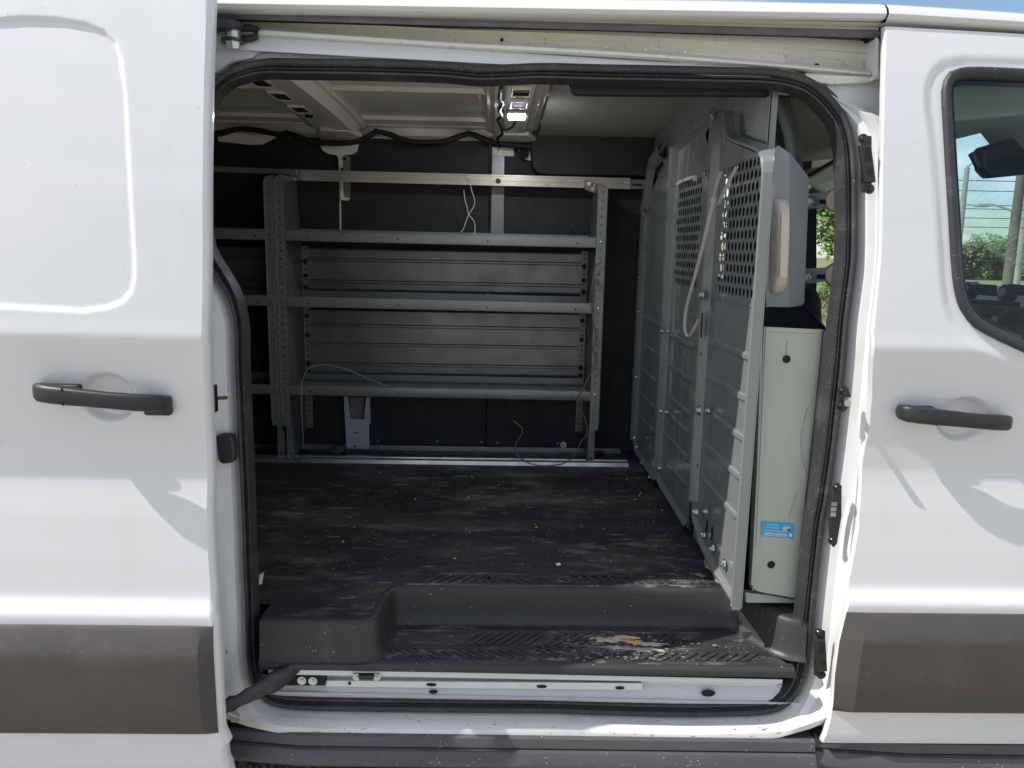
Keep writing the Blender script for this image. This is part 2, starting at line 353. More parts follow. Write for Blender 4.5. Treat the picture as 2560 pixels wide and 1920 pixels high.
def ring(P, sects, closed=True):
    """sects: list of (outward offset, y function(z) or number added)"""
    nm = normals2d(P, closed); rows = []
    for off, yf in sects:
        row = []
        for q, n_ in zip(P, nm):
            of = off(q, n_) if callable(off) else off
            w = q + n_ * of; row.append(Vector((w.x, yf(w.z, q), w.z)))
        rows.append(row)
    return rows
def sdf_poly(x, z, P):
    """signed distance to polygon in xz, negative inside"""
    d = 1e9; ins = False; k = len(P)
    for i in range(k):
        ax, az_ = P[i]; bx, bz = P[(i + 1) % k]
        ex, ez = bx - ax, bz - az_; wx, wz = x - ax, z - az_
        tt = max(0, min(1, (wx * ex + wz * ez) / (ex * ex + ez * ez + 1e-12)))
        dx, dz = wx - ex * tt, wz - ez * tt; d = min(d, dx * dx + dz * dz)
        if (az_ > z) != (bz > z) and x < (bx - ax) * (z - az_) / (bz - az_) + ax: ins = not ins
    return -math.sqrt(d) if ins else math.sqrt(d)
def perf(mb, o, u_, v_, nu, nv, ru, rv, n=8, stagger=True, solid=None):
    """perforated sheet: o corner, u_,v_ cell vectors"""
    o = Vector(o); u_ = Vector(u_); v_ = Vector(v_)
    for j in range(nv):
        sh = 0.5 if (stagger and j % 2) else 0.0
        if stagger:
            b = o + v_ * j; e = b + u_ * 0.5 if sh else None
            if sh: mb.add([b, b + u_ * .5, b + u_ * .5 + v_, b + v_], [[0, 1, 2, 3]])
            else:
                b = o + v_ * j + u_ * nu; mb.add([b, b + u_ * .5, b + u_ * .5 + v_, b + v_], [[0, 1, 2, 3]])
        for i in range(nu):
            b = o + v_ * j + u_ * (i + sh)
            if solid and solid(i, j): mb.add([b, b + u_, b + u_ + v_, b + v_], [[0, 1, 2, 3]]); continue
            c = b + (u_ + v_) * .5
            V = [b, b + u_, b + u_ + v_, b + v_]
            V += [c + u_ * (ru * math.cos(2 * math.pi * q / n)) + v_ * (rv * math.sin(2 * math.pi * q / n)) for q in range(n)]
            e8 = n // 8
            idx = lambda a: 4 + (a % n)
            F = [[1, 2] + [idx(q) for q in range(e8, -e8 - 1, -1)],
                 [2, 3] + [idx(q) for q in range(3 * e8, e8 - 1, -1)],
                 [3, 0] + [idx(q) for q in range(5 * e8, 3 * e8 - 1, -1)],
                 [0, 1] + [idx(q) for q in range(7 * e8, 5 * e8 - 1, -1)]]
            mb.add(V, F)
    return mb
def ellipt(c, a, b, n=20):   # in xz
    return [(c[0] + a * math.cos(2 * math.pi * i / n), c[1] + b * math.sin(2 * math.pi * i / n)) for i in range(n)]
def rrect(x0, x1, z0, z1, r, n=5):
    P = []
    for cx, cz, a0 in ((x1 - r, z1 - r, 0), (x0 + r, z1 - r, 90), (x0 + r, z0 + r, 180), (x1 - r, z0 + r, 270)):
        for i in range(n + 1):
            a = R(a0 + 90 * i / n); P.append((cx + r * math.cos(a), cz + r * math.sin(a)))
    return P

# bolt meshes (axis +x = outward; instances are turned)
def boltmesh(name, m, r=0.008, h=0.006, hexa=True, washer=True):
    b = MB()
    if washer: b.cyl((0, 0, 0), (1, 0, 0), r * 1.5, h * 0.25, 18)
    b.cyl((h * 0.25, 0, 0), (1, 0, 0), r, h, 6 if hexa else 14, r * (0.95 if hexa else 0.7))
    b.cyl((h * 1.2, 0, 0), (1, 0, 0), r * 0.45, h * 0.5, 8)
    return meshdata(name, b, m)
bolt_z = boltmesh('bolt_zinc', m_zinc)
screw_b = boltmesh('screw_black', m_screw, 0.0075, 0.004, False, True)
rivet = boltmesh('rivet', m_zinc, 0.0042, 0.003, False, False)
hole_b = MB(); hole_b.cyl((-0.0005, 0, 0), (1, 0, 0), 1, 0.0015, 14); hole_me = meshdata('hole', hole_b, m_dark)
FX = (0, 0, math.pi)          # facing -x
FY = (0, 0, -math.pi / 2)     # facing -y

# ================================================================== SETTING
gm = MB(); gx = [-600, -60, -12, -4, -2, 0, 2, 4, 12, 60, 600]
gm.grid([[(x, y, 0) for x in gx] for y in gx]); gm.build('ground', m_ground, kind='structure')

# ================================================================== VAN
van = thing('cargo_van', 'white cargo van with its side door slid back on an empty black floored hold', 'van', (0.0, 0.95, 0.0))

# ---------- opening path (outer edge of the rubber seal)
OP = catmull([(-0.6853,0.1235,1.835),(-0.6827,0.1318,1.886),(-0.6747,0.1376,1.923),(-0.6614,0.1416,1.948),(-0.645,0.1448,1.968),(-0.6244,0.1477,1.986),(-0.6005,0.1497,1.998),(-0.5695,0.1517,2.009),(-0.5248,0.1534,2.017),(-0.4548,0.1537,2.018),(-0.3952,0.1538,2.019),(-0.2977,0.154,2.02),(-0.1547,0.1539,2.019),(-0.103,0.1533,2.017),(-0.048,0.1525,2.013),(0.0185,0.1533,2.016),(0.0978,0.1543,2.021),(0.2305,0.1543,2.021),(0.3795,0.1544,2.022),(0.5077,0.1543,2.022),(0.6041,0.1544,2.022),(0.6578,0.1534,2.017),(0.703,0.1511,2.005),(0.7388,0.1475,1.984),(0.7718,0.1424,1.952),(0.794,0.1379,1.925),(0.8087,0.1329,1.893),(0.8182,0.1268,1.855),(0.8236,0.1187,1.804),(0.8274,0.1113,1.742),(0.8324,0.0951,1.601),(0.8283,0.0904,1.508),(0.8246,0.087,1.439),(0.8249,0.085,1.309),(0.8218,0.085,1.138),(0.815,0.085,1.001),(0.8105,0.085,0.9622),(0.8071,0.085,0.7794),(0.8064,0.085,0.6538),(0.8053,0.085,0.5842),(0.7996,0.085,0.5394),(0.7862,0.085,0.5006),(0.7639,0.085,0.4681),(0.7354,0.085,0.4497),(0.6884,0.085,0.4389),(0.593,0.085,0.4343),(0.4845,0.085,0.4322),(0.2833,0.085,0.4359),(0.135,0.085,0.44),(-0.0716,0.085,0.4397),(-0.344,0.085,0.4416),(-0.4621,0.085,0.4433),(-0.5319,0.085,0.4504),(-0.5709,0.085,0.4681),(-0.5965,0.085,0.496),(-0.6066,0.085,0.5339),(-0.6121,0.085,0.5993),(-0.6101,0.085,0.7326),(-0.61,0.085,0.8449),(-0.6085,0.085,0.9643),(-0.6087,0.085,1.144),(-0.6087,0.085,1.324),(-0.6066,0.085,1.397),(-0.6089,0.0866,1.433),(-0.6164,0.0883,1.467),(-0.6284,0.0898,1.495),(-0.6475,0.0914,1.527),(-0.6666,0.0929,1.558),(-0.6794,0.0944,1.589),(-0.6851,0.0976,1.623),(-0.6856,0.1066,1.7)])
seal_s = [(0, .015), (0.001, -.004), (-.004, -.012), (-.010, -.0145), (-.016, -.011), (-.0185, -.002), (-.0200, -.008), (-.0245, -.011), (-.0265, -.003), (-.0285, -.009), (-.0330, -.009), (-.0355, -.001), (-.0375, .012), (-.040, .03)]
mb = MB(); mb.grid(ring(OP, [((lambda q, n_, a=a: a * (1 - .36 * max(0, -n_.x))), (lambda z, q, d=d: sy(q.z) + d)) for a, d in seal_s]), cu=True)
mb.build('door_seal', m_rubber, van, smooth=True, ang=60)

# ---------- painted jamb ring
def mfac(q): return 1.0 - 0.93 * sstep(1.86, 1.97, q.z)
def jy(k):
    def f(z, q):
        b = sstep(.52, .45, q.z); s_ = sy(q.z)
        c = min(prof(z) + .012, s_ - .020)
        v = {0: s_ + .014, 1: s_ + .014, 2: s_ + .002, 3: s_ - .010, 4: s_ - .016, 5: c, 6: prof(z) + .03}[k]
        t_ = sstep(1.86, 1.97, z)
        v = v * (1 - t_) + (s_ + .010) * t_
        if b:
            v2 = {0: s_ + .014, 1: s_ - .002, 2: s_ - .025, 3: s_ - .045, 4: s_ - .056, 5: s_ - .058, 6: s_ - .058}[k]
            v = v * (1 - b) + v2 * b
        return v
    return f
jo = [(-.004, 0), (.008, 1), (.014, 2), (.019, 3), (.036, 4), (.050, 5), (.080, 6)]
mb = MB(); mb.grid(ring(OP, [((lambda q, n_, a=a: a * (mfac(q) * (1 - .6 * sstep(.50, .45, q.z)) if a > 0 else 1)), jy(k)) for a, k in jo]), cu=True)
jamb = mb.build('door_frame', m_jamb, van, smooth=True, ang=28)
# upper pillar plate beside the seal corner
MB().prism([(0.7057,0.1716,2.018),(0.746,0.1679,2),(0.7804,0.1631,1.97),(0.8073,0.1573,1.933),(0.8224,0.1506,1.891),(0.8312,0.1421,1.838),(0.8349,0.1343,1.785),(0.8938,0.1345,1.787),(0.8906,0.1742,2.031)], (0, .003, 0)).build('pillar_plate', m_jamb, van)

# ---------- sill: cream ledge, lower track, lower panel (ruled strips through two cross sections)
def strip(rows, x0, x1, name, m, parent=van, smooth=True, ang=30, n=2, **k):
    """rows: list of (a, b) points measured at two x stations; extended straight to x0..x1"""
    g_ = []
    for a, b in rows:
        a = Vector(a); b = Vector(b); r_ = []
        for i in range(n):
            x = x0 + (x1 - x0) * i / (n - 1); t_ = (x - a.x) / (b.x - a.x); r_.append(a + (b - a) * t_)
            r_[-1].x = x
        g_.append(r_)
    q = MB(); q.grid(g_); return q.build(name, m, parent, smooth=smooth, ang=ang, **k)
strip([[(-0.0729,0.095,0.5453),(0.6368,0.095,0.5359)], [(-0.0708,0.045,0.5709),(0.6194,0.045,0.5605)], [(-0.0707,0.046,0.5567),(0.6206,0.046,0.5487)], [(-0.0723,0.085,0.5308),(0.6346,0.085,0.5226)], [(-0.0724,0.088,0.5239),(0.636,0.088,0.5157)]],
      (-0.5477,0.046,0.57)[0], (0.7248,0.046,0.5533)[0], 'sill_ledge', m_jamb)
strip([[(-0.0724,0.088,0.5265),(0.3746,0.088,0.5251)], [(-0.0713,0.062,0.5358),(0.3694,0.062,0.5356)], [(-0.0712,0.064,0.5182),(0.3707,0.064,0.5167)], [(-0.0721,0.085,0.5028),(0.3752,0.085,0.5012)]],
      (-0.4106,0.062,0.5368)[0], (0.379,0.062,0.5307)[0], 'lower_track', m_jamb)
strip([[(-0.0729,0.1,0.5218),(0.64,0.1,0.5136)], [(-0.0724,0.092,0.5036),(0.6388,0.092,0.4938)], [(-0.0718,0.082,0.4893),(0.6368,0.082,0.4781)], [(-0.0713,0.07,0.4929),(0.6328,0.07,0.4818)], [(-0.0718,0.085,0.472),(0.6389,0.085,0.4619)]],
      (-0.5861,0.09,0.5057)[0], (0.8046,0.09,0.5042)[0], 'lower_sill_panel', m_jamb)
for c_, w, h in (((-0.1496,0.0612,0.5281), .013, .0042), ((0.1256,0.0612,0.5253), .013, .0042), ((0.3221,0.0615,0.5229), .012, .0042), ((-0.3532,0.0612,0.5302), .004, .004), ((-0.1468,0.083,0.4957), .011, .005)):
    inst(hole_me, 'slot', c_, van, FY, (1, w, h))
inst(hole_me, 'slot', (0.5527,0.083,0.4974), van, FY, (1, .018, .0095))
# latch plate on the ledge
c = Vector((-0.3066,0.046,0.5634))
mb = MB(); mb.box((c.x - .034, c.y - .006, c.z - .011), (c.x + .034, c.y + .004, c.z + .012)); lp = mb.build('latch_plate', m_jamb, van, bev=.003)
MB().box((c.x - .031, c.y - .008, c.z - .009), (c.x + .031, c.y - .003, c.z + .008)).build('latch_recess', m_dark, lp)
MB().cyl((c.x - .018, c.y - .011, c.z), (1, 0, 0), .006, .036, 12).build('latch_roller', m_screw, lp, smooth=True)
for s_ in (-1, 1): inst(bolt_z, 'bolt', (c.x + s_ * .024, c.y - .008, c.z - .002), lp, FY, (.8, .8, .8))
# dark pocket behind the lower roller arm
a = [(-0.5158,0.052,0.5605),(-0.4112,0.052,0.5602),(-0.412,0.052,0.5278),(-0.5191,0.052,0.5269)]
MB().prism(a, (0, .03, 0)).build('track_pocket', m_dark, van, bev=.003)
for c_ in [(-0.468,0.05,0.5435),(-0.4408,0.05,0.5425)]: inst(bolt_z, 'bolt', c_, van, FY, (.9, .9, .9))
# greasy lower roller arm that carries the sliding door
pth = [(-0.6433,-0.01,0.5154),(-0.621,-0.01,0.5229),(-0.5764,-0.01,0.5389),(-0.5317,-0.01,0.5574),(-0.496,-0.01,0.5745),(-0.478,-0.01,0.5891)]
pp = []
for i, q in enumerate(pth): pp.append((q[0], -.06 + .022 * i, q[2] + .010 * (1 - i / 5)))
mb = MB(); mb.tube(catmull(pp, False, .012), [.016, .016, .017, .017, .018, .018, .019, .020, .021, .024, .026, .027, .026] + [.020] * 60, 12, flat=0.62); mb.V = [(v[0] + random.uniform(-.0018, .0018), v[1] + random.uniform(-.0018, .0018), v[2] + random.uniform(-.003, .003)) for v in mb.V]

arm = mb.build('roller_arm', m_grease, van, smooth=True, ang=60, label='greasy black lower roller arm')

# ---------- upper door channel
XA, XB = -0.80, (0.8579,0.15,2.075)[0]
up = [([(-0.0863,0.118,2.114),(0.6365,0.118,2.116)]), ([(-0.0868,0.128,2.112),(0.6405,0.128,2.114)]), ([(-0.0878,0.15,2.114),(0.6485,0.15,2.116)]), ([(-0.0876,0.146,2.109),(0.6476,0.146,2.109)])]
strip(up, XA, XB, 'roof_drip_return', m_track)
strip([[(-0.0878,0.152,2.112),(0.6495,0.152,2.112)], [(-0.0873,0.141,2.107),(0.6459,0.141,2.106)], [(-0.0871,0.137,2.099),(0.6451,0.137,2.098)], [(-0.0874,0.144,2.095),(0.6482,0.144,2.092)], [(-0.0886,0.17,2.101),(0.6574,0.17,2.098)]], XA, XB, 'channel_weatherstrip',
      mat('grey_weatherstrip', (0.16, 0.155, 0.17), 0.4, bump=(200, 0.2, 0.0005), var=(9, 0.3), streak=[((14, 30, 60), 0.5, 0.7, (0.34, 0.33, 0.34), 0.6)]))
strip([[(-0.0887,0.172,2.102),(0.658,0.172,2.1)], [(-0.0888,0.176,2.099),(0.6597,0.176,2.097)]], XA, XB, 'channel_gap', m_dark)
def chan(rows, name, m):
    # the inner track bends downwards and inwards towards the front
    g_ = []
    n = 24
    for a, b in rows:
        a = Vector(a); b = Vector(b); r_ = []
        for i in range(n):
            x = XA + (XB - XA) * i / (n - 1); t_ = (x - a.x) / (b.x - a.x)
            q = a + (b - a) * t_; q.x = x; k = max(0, t_); q.z += -0.010 * k * k + .010 * k; q.y += .02 * k * k - .02 * k; r_.append(q)
        g_.append(r_)
    q = MB(); q.grid(g_); return q.build(name, m, van, smooth=True, ang=40)
chan([[(-0.0891,0.182,2.101),(0.6619,0.182,2.099)], [(-0.0888,0.176,2.095),(0.6614,0.176,2.077)], [(-0.0892,0.186,2.094),(0.6652,0.186,2.075)], [(-0.0898,0.2,2.086),(0.6718,0.2,2.058)], [(-0.0894,0.192,2.075),(0.6698,0.192,2.046)], [(-0.088,0.164,2.066),(0.6602,0.164,2.037)],
      [(-0.0876,0.156,2.06),(0.6577,0.156,2.031)], [(-0.0876,0.156,2.053),(0.6581,0.156,2.026)], [(-0.0879,0.163,2.051),(0.6609,0.163,2.023)], [(-0.0883,0.172,2.05),(0.6642,0.172,2.023)]], 'upper_track', m_track)
strip([[(-0.0882,0.17,2.052),(0.6634,0.17,2.025)], [(-0.0877,0.16,2.043),(0.6601,0.16,2.018)], [(-0.0872,0.152,2.03),(0.6578,0.152,2.01)], [(-0.087,0.15,2.019),(0.6581,0.15,1.998)]], XA, (0.6189,0.15,2.019)[0] , 'header_panel', m_jamb, n=4)
# end wall and rear cheek of the channel
MB().prism([(0.8522,0.142,2.093),(0.8601,0.142,2.089),(0.8699,0.142,2.003),(0.848,0.142,1.997),(0.8603,0.142,2.013)], (0, .06, 0)).build('channel_end', m_jamb, van, bev=.002)
MB().prism([(0.6999,0.15,2.011),(0.8647,0.15,2.009),(0.8562,0.15,1.996),(0.7663,0.15,1.99),(0.7067,0.15,1.995)], (0, .05, 0)).build('channel_floor', m_track, van, bev=.002)
inst(hole_me, 'track_hole', (0.7381,0.186,2.038), van, FY, (1, .0065, .0055))
inst(hole_me, 'track_hole', (0.0007,0.192,2.079), van, FY, (1, .004, .004))
for c_ in [(0.1364,0.19,2.068),(0.2443,0.19,2.066),(0.3363,0.19,2.063),(0.4285,0.19,2.062),(0.5156,0.19,2.058),(0.6139,0.19,2.055),(0.8113,0.19,2.047)]: inst(rivet, 'rivet', c_, van, FY, (.35, .9, .9))
# upper roller arm at the top left corner
mb = MB(); mb.prism([(-0.6522,0.105,2.088),(-0.6219,0.105,2.091),(-0.5869,0.105,2.086),(-0.572,0.105,2.082),(-0.5724,0.105,2.071),(-0.5927,0.105,2.068),(-0.6232,0.105,2.064),(-0.6538,0.105,2.055)], (0, .025, 0)); ra = mb.build('upper_roller_arm', m_grease, van, bev=.004)
c = Vector((-0.6003,0.135,2.057)); MB().cyl((c.x, c.y, c.z - .012), (0, 0, 1), .026, .007, 20).build('roller_washer', m_screw, ra, smooth=True)
MB().cyl((c.x, c.y - .002, c.z - .026), (0, 0, 1), .013, .015, 6, .017).build('roller_nut', m_zinc, ra)
MB().cyl((c.x, c.y, c.z - .004), (0, 0, 1), .018, .020, 16).build('roller_wheel', m_alu, ra, smooth=True)
mb = MB(); mb.tube([(-0.5869,0.15,2.079),(-0.5661,0.15,2.081),(-0.5497,0.15,2.076),(-0.5523,0.15,2.064),(-0.567,0.15,2.058),(-0.5878,0.15,2.057)], .008, 8); mb.build('roller_bracket', m_grease, ra, smooth=True)
MB().prism([(-0.6607,0.158,2.066),(-0.5694,0.158,2.062),(-0.5495,0.158,2.036),(-0.5659,0.158,2.018),(-0.6133,0.158,2.009),(-0.6458,0.158,1.984),(-0.6668,0.158,1.984)], (0, .02, 0)).build('corner_plate', m_jamb, van, bev=.004)

# ---------- roof
def roofrow(x, prow):
    return [(x, y, z - .05 * sstep(.95, 2.6, x) * 0 - (0.035 * max(0, x - .86) ** 2)) for y, z in prow]
RP = [(.100, 2.113), (.094, 2.120), (.099, 2.132), (.110, 2.142), (.135, 2.152), (.18, 2.160), (.30, 2.168), (.6, 2.178), (.95, 2.182), (1.3, 2.178), (1.62, 2.165), (1.76, 2.14), (1.80, 2.11)]
zoff = lambda x: .007 * min(x + .087, .95) / .73 - (.028 * (x - .865) + .02 * (x - .865) ** 2 if x > .865 else 0)
def roofseg(x0, x1, name):
    n = 14; rows = []
    for i in range(n + 1):
        x = x0 + (x1 - x0) * i / n
        rows.append([(x, y, z + zoff(x)) for y, z in ([(.150, 2.106), (.106, 2.106)] + RP if x0 > .8 else [(.165, 2.1115), (.104, 2.1105)] + RP)])
    q = MB(); q.grid(rows); return q.build(name, m_white, van, smooth=True, ang=50)
roofseg(-3.4, (0.8507,0.12,2.136)[0] - .002, 'roof')
roofseg((0.8507,0.12,2.136)[0] + .003, 1.62, 'front_roof_panel')
MB().box((.845, .150, 2.09), (.875, 1.7, 2.135)).build('roof_seam', m_dark, van)

MB().box((-3.3, .205, 2.06), (1.5, .235, 2.138)).build('roof_gap_blocker', m_inner, van)  # box added behind the roof edge to block a sliver of sky

# ---------- sliding door (slid back, standing 12 cm proud of the body side)
DO = -.12
def profd(z): return prof(z - .013)
LE = [(-0.5967,-0.0233,2.087),(-0.5983,-0.0613,1.899),(-0.6016,-0.1028,1.576),(-0.604,-0.1116,1.482),(-0.6085,-0.1157,1.38),(-0.6167,-0.0995,1.318),(-0.6241,-0.0807,1.214),(-0.6274,-0.0706,1.123),(-0.6293,-0.0788,1.022),(-0.6275,-0.0871,0.9534),(-0.6216,-0.1021,0.8151),(-0.6139,-0.1213,0.7888),(-0.615,-0.1211,0.6385),(-0.6156,-0.1202,0.5244),(-0.6021,-0.1193,0.4847),(-0.6097,-0.1191,0.4799),(-0.6115,-0.1186,0.4667),(-0.6106,-0.1178,0.4487),(-0.6064,-0.115,0.4245),(-0.6076,-0.0939,0.3718)]
LEz = [q[2] for q in LE][::-1]; LEx = [q[0] for q in LE][::-1]
RX = [(q[0], q[2]) for q in catmull([(-1.379,-0.0313,2.027),(-1.067,-0.0288,2.039),(-0.9571,-0.0274,2.046),(-0.8924,-0.0275,2.045),(-0.8366,-0.0292,2.037),(-0.7972,-0.0325,2.022),(-0.7743,-0.037,2),(-0.7622,-0.0435,1.968),(-0.7515,-0.0564,1.899),(-0.7417,-0.0834,1.715),(-0.7358,-0.0987,1.567),(-0.7366,-0.1022,1.53),(-0.7439,-0.105,1.499),(-0.7632,-0.1069,1.477),(-0.7964,-0.1081,1.464),(-0.8483,-0.1088,1.456),(-0.9326,-0.1085,1.459),(-1.073,-0.1081,1.464),(-1.388,-0.1075,1.471)], True, .05)]
PK = [(-0.8207,-0.0915,1.277)][0]
def door_disp(x, z, pocket, recess, rd=.0075):
    d = 0.0
    for P in recess:
        if P['x0'] - .05 < x < P['x1'] + .05 and P['z0'] - .05 < z < P['z1'] + .05:
            s_ = sdf_poly(x, z, P['p']); d += P['d'] * sstep(P['w0'], P['w1'], s_)
    for (px, pz, a, b, dd) in pocket:
        e = math.sqrt(((x - px) / a) ** 2 + ((z - pz) / b) ** 2)
        if e < 1.10: d += dd * sstep(1.07, .80, e) * (.72 + .28 * math.sqrt(max(0.0, 1 - e * e))) 
    return d
def prep(P, d, w0, w1):
    xs = [q[0] for q in P]; zs = [q[1] for q in P]
    return dict(p=P, d=d, w0=w0, w1=w1, x0=min(xs), x1=max(xs), z0=min(zs), z1=max(zs))
rec = [prep(RX, .0078, .000, -.0110)]
xs_ = [-1.95, -1.6, -1.3] + [-1.12 + (1.12 - .62) * i / 130 for i in range(131)]
zs_ = []
z = .34
while z < 2.118: zs_.append(z); z += (.0026 if 1.215 < z < 1.365 else .0065) if z < 1.42 else .0042
zs_.append(2.118)
mb = MB(); rows = []
for z in zs_:
    xe = interp(z, LEz, LEx); row = []
    for i, x in enumerate(xs_):
        xx = x + (xe + .62) * sstep(-1.3, -.62, x)
        d = door_disp(xx, z, [(PK[0], PK[2], .058, .053, .024)], rec)
        row.append((xx, profd(z) + DO + d, z))
    row += [(xe + .0035, profd(z) + DO + .003, z), (xe + .0085, profd(z) + DO + .008, z), (xe + .0115, profd(z) + DO + .015, z), (xe + .0120, profd(z) + DO + .026, z), (xe + .002, profd(z) + DO + .034, z), (xe - .3, profd(z) + DO + .068, z), (-1.95, profd(z) + DO + .068, z)]
    rows.append(row)
mb.grid(rows); sdoor = mb.build('sliding_door', m_white, van, smooth=True, ang=40)
def moulding(x0f, x1f, off, parent, name='door_moulding', both=False, dz=0.0):
    cs = [(.764, .003), (.762, -.004), (.757, -.008), (.716, -.028), (.704, -.0315), (.690, -.0315), (.60, -.030), (.54, -.025), (.514, -.019), (.506, -.010), (.503, .003)]
    rows_ = []
    for i in range(26):
        t_ = i / 25; row = []
        for z, d in cs:
            xa = x0f(z); xb = x1f(z); x = xa + (xb - xa) * (t_ ** .5 if not both else t_)
            dist = min(1.0, ((xb - x) / .028)) if not both else min(1.0, (x - xa) / .028)
            row.append((x, prof(z) + off + d * (.12 + .88 * max(0, dist)), z + dz))
        rows_.append(row)
    q = MB(); q.grid(rows_); return q.build(name, m_mould, parent, smooth=True, ang=24)
ME = [(-0.6109,-0.1326,0.7859),(-0.6119,-0.1318,0.7289),(-0.6128,-0.1312,0.6513),(-0.6121,-0.1307,0.5837),(-0.6121,-0.1303,0.5427)]
MEz = [q[2] for q in ME][::-1]; MEx = [q[0] for q in ME][::-1]
moulding(lambda z: -1.9, lambda z: interp(z, MEz, MEx), DO, sdoor, dz=.013)

def handle(x0, z0, x1, z1, off, parent, lefty=True):
    """bar handle from (x0,z0) to (x1,z1) over a finger pocket"""
    def yb(x, z): return prof(z) + off
    secs = [(0, .012, .010, .010), (.012, .018, .019, .018), (.05, .026, .022, .021), (.14, .032, .0225, .022), (.26, .036, .022, .0215), (.40, .041, .0205, .0195), (.60, .044, .0195, .018), (.80, .041, .0205, .0185), (.92, .032, .020, .018), (.975, .022, .018, .015), (1.0, .014, .010, .008)]
    n = 24; rows_ = []
    for (t_, o_, hz, hy) in secs:
        x = x0 + (x1 - x0) * t_; z = z0 + (z1 - z0) * t_; yc = yb(x, z) - o_; ring_ = []
        thick = hy * .62 if .3 < t_ < .9 else hy * .8
        for j in range(n):
            a = 2 * math.pi * j / n; ca, sa = math.cos(a), math.sin(a)
            sgn = lambda v: (1 if v > 0 else -1) * abs(v) ** .62
            ring_.append((x, yc - thick * sgn(ca) * 1.0, z + .88 * hz * sgn(sa)))
        rows_.append(ring_)
    q = MB(); q.grid(rows_, cu=True); q.F.append(list(range(n))[::-1]); q.F.append([len(q.V) - n + j for j in range(n)])
    h = q.build('door_handle', m_plastic, parent, smooth=True, ang=38)
    return h
def handle_extra(x0, z0, x1, z1, off, parent, open_=False):
    # foot plates and seam lines
    xa = x0 + (x1 - x0) * .30; za = z0 + (z1 - z0) * .30
    q = MB(); q.box((x0 + .010, prof(za) + off - .014, z0 - .015), (x0 + (x1 - x0) * .33, prof(za) + off + .004, z0 + .013)); q.build('handle_foot', m_plastic, parent, bev=.007, seg=3)
    xb = x0 + (x1 - x0) * .80
    q = MB(); q.box((xb, prof(z1) + off - (.016), z1 - (.018 if not open_ else .030)), (x1 + (.004 if open_ else -.006), prof(z1) + off + .004, z1 + .012)); q.build('handle_foot', m_plastic, parent, bev=.007, seg=3)
    xs = x0 + (x1 - x0) * .268; zz = z0 + (z1 - z0) * .268
    q = MB(); q.box((xs, prof(zz) + off - .0525, zz - .0185), (xs + .0010, prof(zz) + off - .040, zz + .0185)); q.build('handle_seam', m_dark, parent)
hA = [(-0.9581,-0.1247,1.293),(-0.6887,-0.1202,1.271)]
handle(hA[0][0], hA[0][2] , hA[1][0], hA[1][2] , DO, sdoor)
handle_extra(hA[0][0], hA[0][2], hA[1][0], hA[1][2], DO, sdoor, True)

# quarter panel behind the sliding door and the rest of the body shell
def bodygrid(x0, x1, name, z0=.36, z1=2.12, off=0.0, nx=10, par=van, m=m_white, ysign=None):
    rows_ = []
    zz = z0
    while zz < z1 + .001:
        rows_.append([((x0 + (x1 - x0) * i / nx), (prof(zz) + off) if ysign is None else ysign - prof(zz), zz) for i in range(nx + 1)]); zz += .02
    q = MB(); q.grid(rows_); return q.build(name, m, par, smooth=True, ang=40)
bodygrid(-3.4, -.72, 'quarter_panel', off=.012)
YF = 1.93
bodygrid(-3.4, .80, 'far_side_panel', ysign=YF, z1=2.14)
MB().box((-3.42, .15, .42), (-3.38, 1.80, 2.13)).build('rear_doors', m_white, van)
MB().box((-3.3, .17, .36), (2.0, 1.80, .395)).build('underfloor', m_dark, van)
# side step
cs = [(.06, .4165), (.024, .4155), (.018, .411), (.014, .3885), (.021, .3875), (.021, .3845), (.013, .3835), (.007, .381), (-.005, .357), (-.005, .349), (.002, .341), (.045, .331), (.12, .333)]
def stepseg(xa, xb, name, label=None):
    rows_ = []
    for i in range(9):
        x = xa + (xb - xa) * i / 8; e = 0
        sh = .006 * (x + .087)
        rows_.append([(x + (0 if i else (.004 * max(0, (z - .375) / .06))), y + (.02 if i == 0 else 0), z - sh * 1.3) for y, z in cs])
    q = MB(); q.grid(rows_); return q.build(name, m_step, van, smooth=True, ang=30)
sx = (0.8104,-0.02,0.4053)[0]
stepseg((-0.6497,-0.02,0.3961)[0], sx - .0015, 'side_step')
stepseg(sx + .0015, 2.6, 'side_step')
tag(bpy.data.objects['side_step.001'], label='side step section under the front door')
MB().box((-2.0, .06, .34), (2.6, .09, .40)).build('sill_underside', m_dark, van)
# wheels
def wheel(x, y):
    q = MB(); pr = [(.20, -.10), (.33, -.105), (.352, -.08), (.355, 0), (.352, .08), (.33, .105), (.20, .10)]
    q.grid([[(x + rr * math.cos(2 * math.pi * j / 40), y + yy, .355 + rr * math.sin(2 * math.pi * j / 40)) for j in range(40)] for rr, yy in pr], cu=True)
    w = q.build('wheel', m_tyre, van, smooth=True)
    q = MB(); pr = [(.205, -.095), (.19, -.07), (.12, -.05), (.10, -.075), (.03, -.08), (.0, -.08)]
    q.grid([[(x + rr * math.cos(2 * math.pi * j / 30), y + yy, .355 + rr * math.sin(2 * math.pi * j / 30)) for j in range(30)] for rr, yy in pr], cu=True); q.build('rim', m_steel, w, smooth=True)
for wx in (-1.85, 1.95):
    for wy in (.17, 1.72): wheel(wx, wy)

